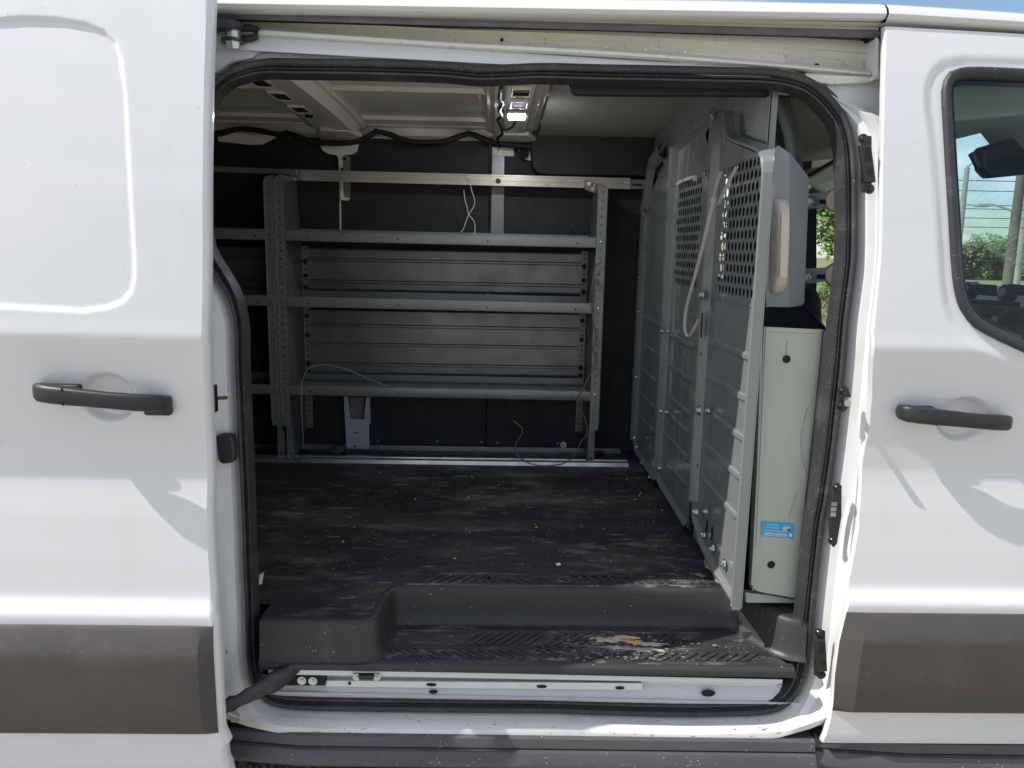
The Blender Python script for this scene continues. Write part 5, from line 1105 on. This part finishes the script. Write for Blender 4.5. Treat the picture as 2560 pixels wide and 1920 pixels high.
# left pillar: bump stop, latch loop
MB().prism([(-0.6492,0.078,1.158),(-0.6425,0.078,1.164),(-0.6143,0.078,1.163),(-0.6085,0.078,1.145),(-0.6091,0.078,1.106),(-0.6128,0.078,1.097),(-0.637,0.078,1.093),(-0.6454,0.078,1.1)], (0, -.030, 0)).build('bump_stop', m_rubber, van, bev=.006, seg=3)
lc = Vector((-0.6122,-0.03,1.265)); ll = MB().tube([(lc.x - .02, lc.y, lc.z), (lc.x + .014, lc.y + .02, lc.z - .001)], .004, 10).build('latch_hook', m_screw, van, smooth=True)
MB().box((lc.x - .008, lc.y - .01, lc.z - .030), (lc.x - .002, lc.y + .01, lc.z + .032)).build('latch_body', m_screw, van, bev=.003)
for c_ in [(-0.6537,0.055,0.6156),(-0.6552,0.055,0.5823)]: inst(hole_me, 'pillar_hole', c_, van, FY, (1, .0045, .0065))
# warm stain patch on the lower rear corner of the sill
MB().prism([(q[0], q[1], q[2]) for q in [(-0.6401,0.022,0.4876),(-0.6246,0.022,0.484),(-0.6139,0.022,0.4704),(-0.6135,0.022,0.4542),(-0.6217,0.022,0.4455),(-0.6374,0.022,0.4478)]], (0, .002, 0)).build('drain_cover', mat('stained_cover', (.62, .50, .33), .6, var=(30, .4)), van, bev=.001)

# ================================================================== CAB
MB().grid([[(x, y, z) for x in (.66, 1.1, 1.42, 1.52)] for y, z in ((.17, 1.99), (.22, 2.055), (.5, 2.095), (1.0, 2.10), (1.5, 2.09), (1.76, 2.05), (1.82, 1.95))]).build('headliner', m_beige, van, smooth=True, ang=30)
MB().prism([(.80, .35, 2.06), (1.5, .35, 2.06), (1.5, .35, 1.985), (1.0, .35, 1.93), (.86, .35, 1.975)], (0, .9, 0)).build('overhead_console', m_beige, van, bev=.012, seg=3)
MB().prism([(0.9271,0.6,2.011),(0.9663,0.6,2.009),(0.9668,0.6,2.004),(0.9466,0.6,2.004)], (0, .01, 0)).build('headliner_recess', m_plastic, van)
inst(hole_me, 'headliner_button', (1.101,1.1,1.97), van, (0, math.pi / 2, 0), (1, .02, .02))
MB().prism([(0.9431,0.75,1.836),(1.049,0.75,1.902),(1.052,0.75,1.896),(0.9466,0.75,1.829)], (0, .02, 0)).build('console_seam', m_dark, van)
MB().prism([(0.966,0.8,1.832),(1.074,0.8,1.897),(1.085,0.8,1.777),(1.036,0.8,1.796),(0.9924,0.8,1.818)], (0, .3, 0)).build('overhead_shelf', m_beige, van, bev=.006)
MB().prism([(1.011,0.798,1.818),(1.061,0.798,1.842),(1.075,0.798,1.815),(1.042,0.798,1.805)], (0, .002, 0)).build('visor_label', m_stw, van)
# floor, dash, seats
MB().box((.66, .17, .55), (2.0, 1.80, .62)).build('cab_floor', m_dash, van)
dash = MB().prism([(1.66, .14, .62), (1.65, .14, 1.25), (1.66, .14, 1.45), (1.80, .14, 1.49), (2.1, .14, 1.49), (2.5, .14, 1.44), (2.5, .14, .62)], (0, 1.66, 0)).build('dashboard', m_dash, van, bev=.03, seg=3)
for c_ in [(1.645,0.9903,1.489),(1.645,0.7886,1.489),(1.645,0.8105,1.396),(1.645,0.6252,1.491),(1.645,0.6276,1.399)]:
    v_ = MB().cyl((c_[0] + .03, c_[1], c_[2]), (-1, 0, .2), .034, .03, 20, .026).build('air_vent', m_screw, dash, smooth=True)
    MB().cyl((c_[0] + .001, c_[1], c_[2] + .004), (-1, 0, .2), .016, .005, 18).build('vent_knob', m_lampm, v_, smooth=True)
for P_ in ([(1.648,0.9657,1.516),(1.648,0.8222,1.516),(1.648,0.815,1.48),(1.648,0.9528,1.478)], [(1.648,0.963,1.463),(1.648,0.6991,1.469),(1.648,0.6957,1.452),(1.648,0.9464,1.446)], [(1.648,0.9156,1.423),(1.648,0.8399,1.423),(1.648,0.8311,1.379),(1.648,0.8916,1.381)], [(1.648,0.7662,1.435),(1.648,0.671,1.437),(1.648,0.6643,1.403),(1.648,0.7518,1.397)], [(1.648,0.7657,1.524),(1.648,0.6879,1.522),(1.648,0.6812,1.488),(1.648,0.7542,1.489)]):
    MB().prism(P_, (-.006, 0, 0)).build('dash_panel', m_screw, dash, bev=.003)
def seat(y):
    s_ = MB().prism([(.80, y - .24, .70), (1.28, y - .24, .74), (1.30, y - .24, .90), (.95, y - .24, .92), (.80, y - .24, .92)], (0, .48, 0)).build('seat_cushion', m_seatb, van, bev=.04, seg=3)
    MB().prism([(.80, y - .23, .85), (.95, y - .23, .90), (.86, y - .23, 1.52), (.78, y - .23, 1.52)], (0, .46, 0)).build('seat_back', m_seatb, s_, bev=.035, seg=3)
    MB().box((.76, y - .13, 1.55), (.85, y + .13, 1.72)).build('headrest', m_seatb, s_, bev=.03, seg=3)
    return s_
seat(.55); seat(1.42)
MB().prism([(0.6838,0.3,1.469),(0.8083,0.3,1.468),(0.8673,0.3,1.409),(0.8693,0.3,1.387),(0.6902,0.3,1.384)], (0, .12, 0)).build('seat_shoulder', m_seatb, van, bev=.01, seg=3)
MB().prism([(0.8017,0.296,1.469),(0.8064,0.296,1.472),(0.8625,0.296,1.417),(0.8636,0.296,1.405)], (0, .02, 0)).build('seat_piping', m_plastic, van, bev=.002)
# steering wheel
sw = MB(); sw.tube([(1.45 + .05 * math.sin(a), 1.42 + .19 * math.cos(a), 1.25 + .19 * math.sin(a) * .9) for a in [2 * math.pi * j / 28 for j in range(28)]], .014, 8, closed=True); sw.cyl((1.44, 1.42, 1.25), (1, 0, -.3), .06, .12, 16); sw.build('steering_wheel', m_dash, van, smooth=True)
# far door with its window, pillars, windscreen
MB().prism([(1.02, 1.79, 1.10), (1.37, 1.79, 1.10), (1.37, 1.76, 2.03), (1.02, 1.76, 2.03)], (0, .015, 0)).build('far_dark_panel', m_dark, van); MB().prism([(.66, 1.79, .6), (.965, 1.79, .6), (.965, 1.76, 2.03), (.66, 1.76, 2.03)], (0, .015, 0)).build('far_dark_panel', m_dark, van)  # dark panels added so the partition holes look dark instead of backlit
q = MB(); q.prism([(.80, 1.86, .42), (1.9, 1.86, .42), (1.9, 1.86, 1.20), (.80, 1.86, 1.20)], (0, .06, 0)); q.build('far_door', m_white, van)
MB().prism([(1.325,1.72,1.872),(1.384,1.72,1.873),(1.441,1.72,1.225),(1.38,1.72,1.224)], (0, .02, 0)).build('far_dark_panel', m_dark, van)  # black pillar upright beside the far window
MB().box((.80, 1.70, .62), (2.0, 1.85, 1.19)).build('far_door_trim', m_dash, van, bev=.01)
MB().add([(1.36, 1.86, 1.2), (2.3, 1.86, 1.2), (1.75, 1.80, 1.98), (1.36, 1.80, 1.98)], [[0, 1, 2, 3]]).build('far_window', m_glass2, van)
ws = MB().grid([[(x, y, z) for y in (.20, .6, 1.0, 1.4, 1.78)] for x, z in ((1.50, 2.05), (1.9, 1.83), (2.5, 1.46))]).build('windscreen', m_glass2, van, smooth=True)
for ys_ in (.17, 1.78): MB().tube([(1.50 + (1.0 if ys_ > 1 else 0), ys_, 2.03), (1.9 + (1.0 if ys_ > 1 else 0), ys_ - (.03 if ys_ < 1 else -.03), 1.80), (2.5 + (1.0 if ys_ > 1 else 0), ys_ - (.06 if ys_ < 1 else -.06), 1.42)], .035, 8).build('windscreen_pillar', m_dash, van, smooth=True)
MB().prism([(1.46, .22, 1.985), (1.48, .22, 1.995), (1.60, .22, 1.87), (1.585, .22, 1.86)], (0, .50, 0)).build('sun_visor', m_beige, van, bev=.004)
MB().prism([(1.46, 1.10, 1.985), (1.48, 1.10, 1.995), (1.62, 1.10, 1.86), (1.605, 1.10, 1.85)], (0, .50, 0)).build('sun_visor', m_beige, van, bev=.004)
MB().prism([(1.406,0.6,1.921),(1.524,0.6,1.96),(1.593,0.6,1.935),(1.605,0.6,1.854),(1.442,0.6,1.835),(1.417,0.6,1.858)], (0, .05, 0)).build('rear_view_mirror', m_screw, van, bev=.01)
MB().tube([[(1.39,0.62,1.907),(1.416,0.62,1.868)][0], [(1.39,0.62,1.907),(1.416,0.62,1.868)][1]], .012, 8).build('mirror_stem', m_screw, van)
for (cz_) in (((0.8641,0.29,1.741)), ((0.8804,0.29,1.552))): MB().cyl(cz_, (0, 1, 0), .030, .03, 20).build('belt_cover', m_bplast, van, smooth=True, bev=.004)
# rubber edge trim on the inside pillar (fuzzy strip beside the wing)
MB().tube([(0.7896,0.125,1.421),(0.7891,0.125,1.327),(0.7879,0.125,1.212),(0.7851,0.125,1.059),(0.7812,0.125,0.9143),(0.7795,0.125,0.7379)], .0085, 8).build('fuzzy_trim', m_rubber, van, smooth=True)

# ================================================================== LOOSE THINGS
def ribbon(pts, w, name, m, label, cat, th=.0012, par=None, wdir=(0, 1, 0), group=None):
    P = catmull(pts, False, .012); rows_ = []; wv = Vector(wdir).normalized()
    for i, q in enumerate(P):
        a = P[max(i - 1, 0)]; b = P[min(i + 1, len(P) - 1)]; t_ = (b - a).normalized(); s_ = (wv - t_ * wv.dot(t_)).normalized(); nn_ = t_.cross(s_)
        ww = w * (1 if i < len(P) - 3 else .6)
        rows_.append([q + s_ * ww / 2 + nn_ * th / 2, q - s_ * ww / 2 + nn_ * th / 2, q - s_ * ww / 2 - nn_ * th / 2, q + s_ * ww / 2 - nn_ * th / 2])
    o = MB().grid(rows_, cu=True).build(name, m, par, smooth=True, ang=40)
    if label: tag(o, label, cat, group)
    return o
zt = thing('cable_tie', 'long white cable tie looped through the near perforated window of the partition', 'cable tie', (0.59,0.5076,1.726))
ribbon([(0.586,0.2503,1.814),(0.586,0.2843,1.796),(0.586,0.3265,1.772),(0.586,0.3703,1.745),(0.586,0.3968,1.729),(0.586,0.4202,1.734),(0.586,0.4455,1.745)], .0095, 'tie_loop', m_tie, None, None, par=zt, wdir=(1, .25, 0))
ribbon([(0.592,0.4122,1.818),(0.592,0.434,1.798),(0.592,0.4552,1.773),(0.592,0.4681,1.749)], .010, 'tie_loop', m_tie, None, None, par=zt, wdir=(1, .25, 0))
ribbon([(0.578,0.4116,1.743),(0.578,0.4538,1.686),(0.578,0.5045,1.61),(0.578,0.5525,1.55),(0.578,0.6037,1.49),(0.578,0.6472,1.431),(0.578,0.6539,1.385),(0.578,0.6292,1.356),(0.578,0.5885,1.355),(0.578,0.5442,1.379),(0.578,0.4991,1.413)], .0095, 'tie_tail', m_tie, None, None, par=zt, wdir=(1, .25, 0))
c = Vector((0.582,0.4303,1.742)); MB().box((c.x - .006, c.y - .007, c.z - .006), (c.x + .006, c.y + .007, c.z + .007)).build('tie_head', m_tie, zt, bev=.002)
zt2 = thing('cable_tie', 'short cut cable tie stuck across the top holes of the middle partition window', 'cable tie', (0.6,0.8466,1.831))
ribbon([(0.612,1.024,1.834),(0.612,0.9635,1.839),(0.612,0.8857,1.839),(0.612,0.7884,1.838)], .010, 'tie_strap', m_tie, None, None, par=zt2)
c = Vector((0.61,0.756,1.832)); MB().box((c.x - .006, c.y - .006, c.z - .010), (c.x + .006, c.y + .008, c.z + .008)).build('tie_head', m_tie, zt2, bev=.002)
def wire(pts, r, name, m, label, cat, group=None):
    o = MB().tube(catmull(pts, False, .012), r, 6).build(name, m, None, smooth=True, ang=70); tag(o, label, cat, group); return o
t3_ = thing('thin_tie', 'thin pale tie knotted round the wall rail and hanging down in a fork', 'cable tie', (-0.1266,1.575,1.786))
for P_ in ([(-0.141,1.575,1.905),(-0.1275,1.575,1.888),(-0.1137,1.575,1.839),(-0.1018,1.575,1.805),(-0.1034,1.575,1.777),(-0.1262,1.575,1.741)], [(-0.1463,1.575,1.842),(-0.1421,1.575,1.804),(-0.1322,1.575,1.771),(-0.1262,1.575,1.741),(-0.1106,1.575,1.726),(-0.0988,1.575,1.702),(-0.1003,1.575,1.658)], [(-0.1262,1.575,1.741),(-0.1375,1.575,1.71),(-0.1488,1.575,1.678),(-0.1603,1.575,1.668)]):
    MB().tube(catmull(P_, False, .012), .0018, 6).build('tie_strand', m_tie, t3_, smooth=True)
bw_ = thing('brown_wire', 'brown two-core wire trailing down the right shelf end and over the floor rail', 'wire', (0.2531,1.4,0.727))
MB().tube(catmull([(0.4151,1.405,1.559),(0.3934,1.405,1.544),(0.3852,1.405,1.515),(0.3882,1.405,1.485),(0.3817,1.405,1.459),(0.3875,1.405,1.404),(0.3865,1.405,1.329),(0.3995,1.405,1.282),(0.4047,1.405,1.244),(0.3948,1.405,1.206),(0.408,1.405,1.159),(0.3942,1.405,1.12),(0.3729,1.405,1.077),(0.3535,1.405,1.032),(0.3336,1.405,0.9992),(0.3424,1.405,0.9643),(0.3668,1.405,0.9255),(0.3801,1.405,0.8765),(0.3792,1.405,0.8469),(0.3571,1.405,0.8168),(0.343,1.405,0.7768),(0.3227,1.405,0.7466),(0.2827,1.405,0.722),(0.215,1.405,0.7131),(0.1567,1.405,0.7183),(0.1077,1.405,0.7436),(0.082,1.405,0.7731),(0.0889,1.405,0.8129),(0.1076,1.405,0.8429),(0.1108,1.405,0.8706),(0.0912,1.405,0.8899),(0.0718,1.405,0.9034)], False, .012), .0026, 6).build('wire_run', m_wire, bw_, smooth=True, ang=70)
MB().tube(catmull([(0.3834,1.4,1.496),(0.3991,1.4,1.474),(0.4144,1.4,1.464),(0.4299,1.4,1.449)], False, .012), .0026, 6).build('wire_tail', m_wire, bw_, smooth=True, ang=70)
MB().tube(catmull([(0.391,1.403,1.551),(0.3838,1.403,1.496),(0.3753,1.403,1.422),(0.3856,1.403,1.348)], False, .012), .0022, 6).build('wire_tail', m_wire, bw_, smooth=True, ang=70)
wire([(-0.7954,1.405,0.7745),(-0.7952,1.405,0.8493),(-0.7968,1.405,0.9274),(-0.7965,1.405,1.005),(-0.7933,1.405,1.051),(-0.7772,1.405,1.092),(-0.7484,1.405,1.117),(-0.7107,1.405,1.125),(-0.6639,1.405,1.122),(-0.5892,1.405,1.1),(-0.5143,1.405,1.067),(-0.4391,1.405,1.038)], .0011, 'thin_strand', m_strand, 'thin clear strand curling up from the left shelf foot over the bottom tray', 'strand')
def flake(P_, m, name, label, cat, h=.012):
    rnd = random.Random(3); V = [(q[0], q[1], q[2] + rnd.uniform(0, h)) for q in P_]; c_ = sum((Vector(v) for v in V), Vector()) / len(V)
    V.append((c_.x, c_.y, c_.z + h)); k = len(P_); o = MB().add(V, [[i, (i + 1) % k, k] for i in range(k)]).build(name, m, None, solid=.0012); tag(o, label, cat); return o
flake([(0.6227,0.4401,0.7016),(0.6366,0.4612,0.7016),(0.6486,0.434,0.7016),(0.6363,0.3514,0.7016),(0.6441,0.3142,0.7016),(0.6275,0.2836,0.7016),(0.6183,0.3014,0.7016),(0.619,0.351,0.7016),(0.6147,0.3896,0.7016)], m_card, 'cardboard_scrap', 'torn brown cardboard scrap poking out beneath the near partition panel', 'cardboard')
flake([(-0.7448,1.621,0.7016),(-0.7402,1.686,0.7016),(-0.7043,1.704,0.7016),(-0.6628,1.674,0.7016),(-0.6648,1.61,0.7016),(-0.6927,1.577,0.7016)], m_leaf, 'dry_leaf', 'curled brown leaf on the floor beside the left shelf foot', 'leaf', .02)
flake([(0.4339,1.692,0.7016),(0.4582,1.751,0.7016),(0.4906,1.72,0.7016),(0.4945,1.655,0.7016),(0.4567,1.621,0.7016)], m_leaf, 'dry_leaf', 'small brown leaf bit on the floor right of the shelf foot', 'leaf', .01)
flake([(0.5683,0.3497,0.7016),(0.5899,0.3566,0.7016),(0.6005,0.3317,0.7016),(0.5862,0.322,0.7016)], m_leaf, 'straw_bit', 'pale straw fragment on the floor edge near the partition corner', 'straw', .003)
flake([(-0.6502,0.3037,0.7016),(-0.6377,0.3255,0.7016),(-0.6212,0.2538,0.7016),(-0.63,0.2421,0.7016)], m_stw, 'paper_scrap', 'small torn white scrap on the floor at the rear seal', 'paper', .004)
flake([(0.1811,0.4113,0.7016),(0.1938,0.4183,0.7016),(0.1965,0.4017,0.7016),(0.1839,0.3947,0.7016)], m_stw, 'paint_chip', 'white chip lying on the black floor in front of the step', 'chip', .002)

# ================================================================== OUTSIDE
# grass tufts and gravel seen below the side step
rnd = random.Random(11); mb = MB()
def blade(mb, x, y, h, w, lean, a):
    dx, dy = math.cos(a), math.sin(a); px_, py_ = -dy * w, dx * w
    p1 = (x + dx * lean * .35, y + dy * lean * .35, h * .6); p2 = (x + dx * lean, y + dy * lean, h)
    mb.add([(x - px_, y - py_, 0), (x + px_, y + py_, 0), (p1[0] + px_ * .8, p1[1] + py_ * .8, p1[2]), (p1[0] - px_ * .8, p1[1] - py_ * .8, p1[2]), p2], [[0, 1, 2, 3], [3, 2, 4]])
for i in range(150):
    cx_ = rnd.uniform(-1.3, .2) if rnd.random() < .8 else rnd.uniform(-1.5, 3); cy_ = rnd.uniform(.15, 1.5)
    for j in range(26): blade(mb, cx_ + rnd.gauss(0, .03), cy_ + rnd.gauss(0, .03), rnd.uniform(.03, .13), rnd.uniform(.0012, .0026), rnd.uniform(.01, .06), rnd.uniform(0, 6.28))
for i in range(2500):
    blade(mb, rnd.uniform(-5, 5), rnd.uniform(-6, -.4), rnd.uniform(.02, .07), .002, rnd.uniform(.01, .05), rnd.uniform(0, 6.28))
mb.build('grass_tufts', m_blade, kind='stuff')
mb = MB()
for i in range(7000):
    x = rnd.uniform(-1.6, 1.8); y = rnd.uniform(.2, 1.3); r_ = rnd.uniform(.004, .013)
    a0 = rnd.uniform(0, 6); V = [(x + r_ * math.cos(a0 + k * 2.094) * rnd.uniform(.7, 1.2), y + r_ * math.sin(a0 + k * 2.094) * rnd.uniform(.7, 1.2), .0) for k in range(3)]
    V += [(x + r_ * .6 * math.cos(a0 + 1 + k * 2.094), y + r_ * .6 * math.sin(a0 + 1 + k * 2.094), r_ * rnd.uniform(.6, 1.1)) for k in range(3)]
    mb.add(V, [[3, 4, 5], [0, 1, 3], [1, 4, 3], [1, 2, 4], [2, 5, 4], [2, 0, 5], [0, 3, 5]])
mb.build('gravel', m_stone, kind='stuff')
# long dry grass on the field beyond
mb = MB()
for i in range(16000):
    y = 4 + 36 * rnd.random() ** 1.5; x = .25 * y + rnd.uniform(-.1, .7) * y
    blade(mb, x, y, rnd.uniform(.05, .18), .006 + y * .0006, rnd.uniform(.02, .12), rnd.uniform(0, 6.28))
mb.build('field_grass', m_fol2, kind='stuff')
def leafcloud(mb, c, rad, n, s_, rnd):
    for i in range(n):
        a = rnd.uniform(0, 6.283); b = math.acos(rnd.uniform(-1, 1)); rr = rnd.random() ** .4
        p_ = Vector((c[0] + rad[0] * rr * math.sin(b) * math.cos(a), c[1] + rad[1] * rr * math.sin(b) * math.sin(a), c[2] + rad[2] * rr * math.cos(b)))
        u_ = Vector((rnd.gauss(0, 1), rnd.gauss(0, 1), rnd.gauss(0, 1))).normalized(); w_ = u_.orthogonal().normalized(); k = s_ * rnd.uniform(.6, 1.3)
        mb.add([p_ - u_ * k, p_ + w_ * k * .55, p_ + u_ * k, p_ - w_ * k * .55], [[0, 1, 2, 3]])
def tree(x, y, h, spread, label, m=m_fol, seed=0, n=6500, s_=.11, group=None, low=.38):
    rnd = random.Random(seed); t_ = thing('broadleaf_tree', label, 'tree', (x, y, 0), group)
    q = MB(); q.tube([(x, y, -.05), (x + .1, y, h * .25), (x - .1, y + .1, h * .5), (x, y, h * .85)], [h * .045, h * .035, h * .022, h * .008], 8)
    for j in range(6):
        a = rnd.uniform(0, 6.28); z0 = h * rnd.uniform(.3, .55); q.tube([(x, y, z0), (x + spread * .35 * math.cos(a), y + spread * .35 * math.sin(a), z0 + h * .18), (x + spread * .7 * math.cos(a), y + spread * .7 * math.sin(a), z0 + h * .28)], [h * .018, h * .011, h * .004], 6)
    q.build('trunk', m_bark, t_, smooth=True)
    q = MB()
    for j in range(11):
        a = rnd.uniform(0, 6.28); rr = spread * rnd.uniform(.1, .75); k = spread * rnd.uniform(.28, .5)
        leafcloud(q, (x + rr * math.cos(a), y + rr * math.sin(a), h * rnd.uniform(low, .86)), (k, k, k * .7), n // 11, s_, rnd)
    q.build('crown', m, t_)
tree(13.2, 28, 4.6, 2.6, 'bushy green tree seen through the far cab window beside the partition', m_fol, 1)
tree(16.6, 34, 5.2, 2.8, 'darker tree behind the bushy one beyond the far cab window', m_fol2, 2)
tree(9.2, 27, 4.4, 2.4, 'tree glimpsed through the near perforated partition window', m_fol2, 3, 1800)
def bush(x, y, w, h, label, m, seed, n=1500, s_=.07):
    rnd = random.Random(seed); t_ = thing('shrub', label, 'shrub', (x, y, 0), 'low shrubs along the field edge'); q = MB()
    for j in range(5): leafcloud(q, (x + rnd.uniform(-w, w) * .6, y + rnd.uniform(-.4, .4), h * rnd.uniform(.35, .6)), (w * .5, w * .4, h * .45), n // 5, s_, rnd)
    q.build('crown', m, t_); q = MB()
    for j in range(4): q.tube([(x + rnd.uniform(-.1, .1), y, -.02), (x + rnd.uniform(-.5, .5) * w, y, h * .6)], [.03, .01], 5)
    q.build('trunk', m_bark, t_)
rnd = random.Random(12)
bush(11.6, 24, 1.2, 1.3, 'low pale green shrub in front of the bushy tree', m_fol, 4); bush(8.6, 22, 1.1, 1.2, 'low shrub seen left of the bushy tree through the partition holes', m_fol2, 5)
for i in range(10):
    x = 33 + i * 3.6; y = 62 + rnd.uniform(-4, 4)
    tree(x, y, rnd.uniform(2.7, 3.3), rnd.uniform(3.2, 4.0), ('olive' if i % 2 else 'bright green') + ' low bushy tree on the horizon seen through the front windows', (m_fol, m_fol2)[i % 2], 20 + i, 5200, .17, 'distant tree line behind the windscreen', .16)
def pole(u0, y, h, r0, r1, name, label, cat, m): 
    t_ = thing(name, label, cat, (u0, y, 0)); MB().cyl((u0, y, -.1), (0, 0, 1), r0, h, 12, r1).build('shaft', m, t_, smooth=True); return t_
bx_ = (21.25,34,2.556); lp_ = pole(bx_[0], 34, (21.01,34,5.774)[2], .17, .11, 'street_lamp', 'tan street lamp pole with short arm, leftmost pole in the front window', 'street lamp', m_pole)
MB().tube([(bx_[0], 34, (21.01,34,5.774)[2] - .05), (bx_[0] + .3, 34, (21.01,34,5.774)[2] + .25), (bx_[0] + 1.9, 34, (21.64,34,6.011)[2])], [.07, .06, .04], 6).build('lamp_arm', m_lampm, lp_, smooth=True)
MB().box((bx_[0] + 1.8, 33.85, (21.64,34,6.011)[2] - .1), (bx_[0] + 2.5, 34.15, (21.64,34,6.011)[2] + .05)).build('lamp_head', m_lampm, lp_, bev=.03)
b2_ = (26.44,38,2.554); p2_ = pole(b2_[0], 38, 15, .26, .17, 'utility_pole', 'thick wooden utility pole carrying a street light, right side of the front window', 'utility pole', m_wood)
b3_ = (32.29,46,2.756); p3_ = pole(b3_[0], 46, 15, .24, .16, 'utility_pole', 'thinner pole just right of the thick wooden one', 'utility pole', m_pole)
a_ = [(26.24,38,4.038),(25.54,38,4.254),(24.93,38,4.38),(24.77,38,4.331)]
MB().tube(a_, [.06, .05, .05, .04], 6).build('lamp_arm', m_lampm, p2_, smooth=True); MB().box((a_[3][0] - .5, 37.8, a_[3][2] - .12), (a_[3][0] + .2, 38.2, a_[3][2] + .04)).build('lamp_head', m_lampm, p2_, bev=.03)
for k, (v_, v2) in enumerate(((384, 386), (404, 410), (433, 438), (440, 448), (459, 461), (478, 474))):
    A = Vector((26.44,40,5.488)); z1 = 1.6 + (539.5 + 17.6 - v_) / 1659 * 41.7; pw = []
    for j in range(9): x = -10 + 12 * j; pw.append((x, 40 + k * .3, z1 - .25 + .25 * ((x - A.x) / 40) ** 2))
    tag(MB().tube(pw, .022, 5).build('power_line', m_cable, None, smooth=True), ('topmost', 'second highest', 'third from the top', 'third from the bottom', 'second lowest', 'lowest')[k] + ' of the thin power lines seen through the front window', 'cable', 'power lines beyond the van')
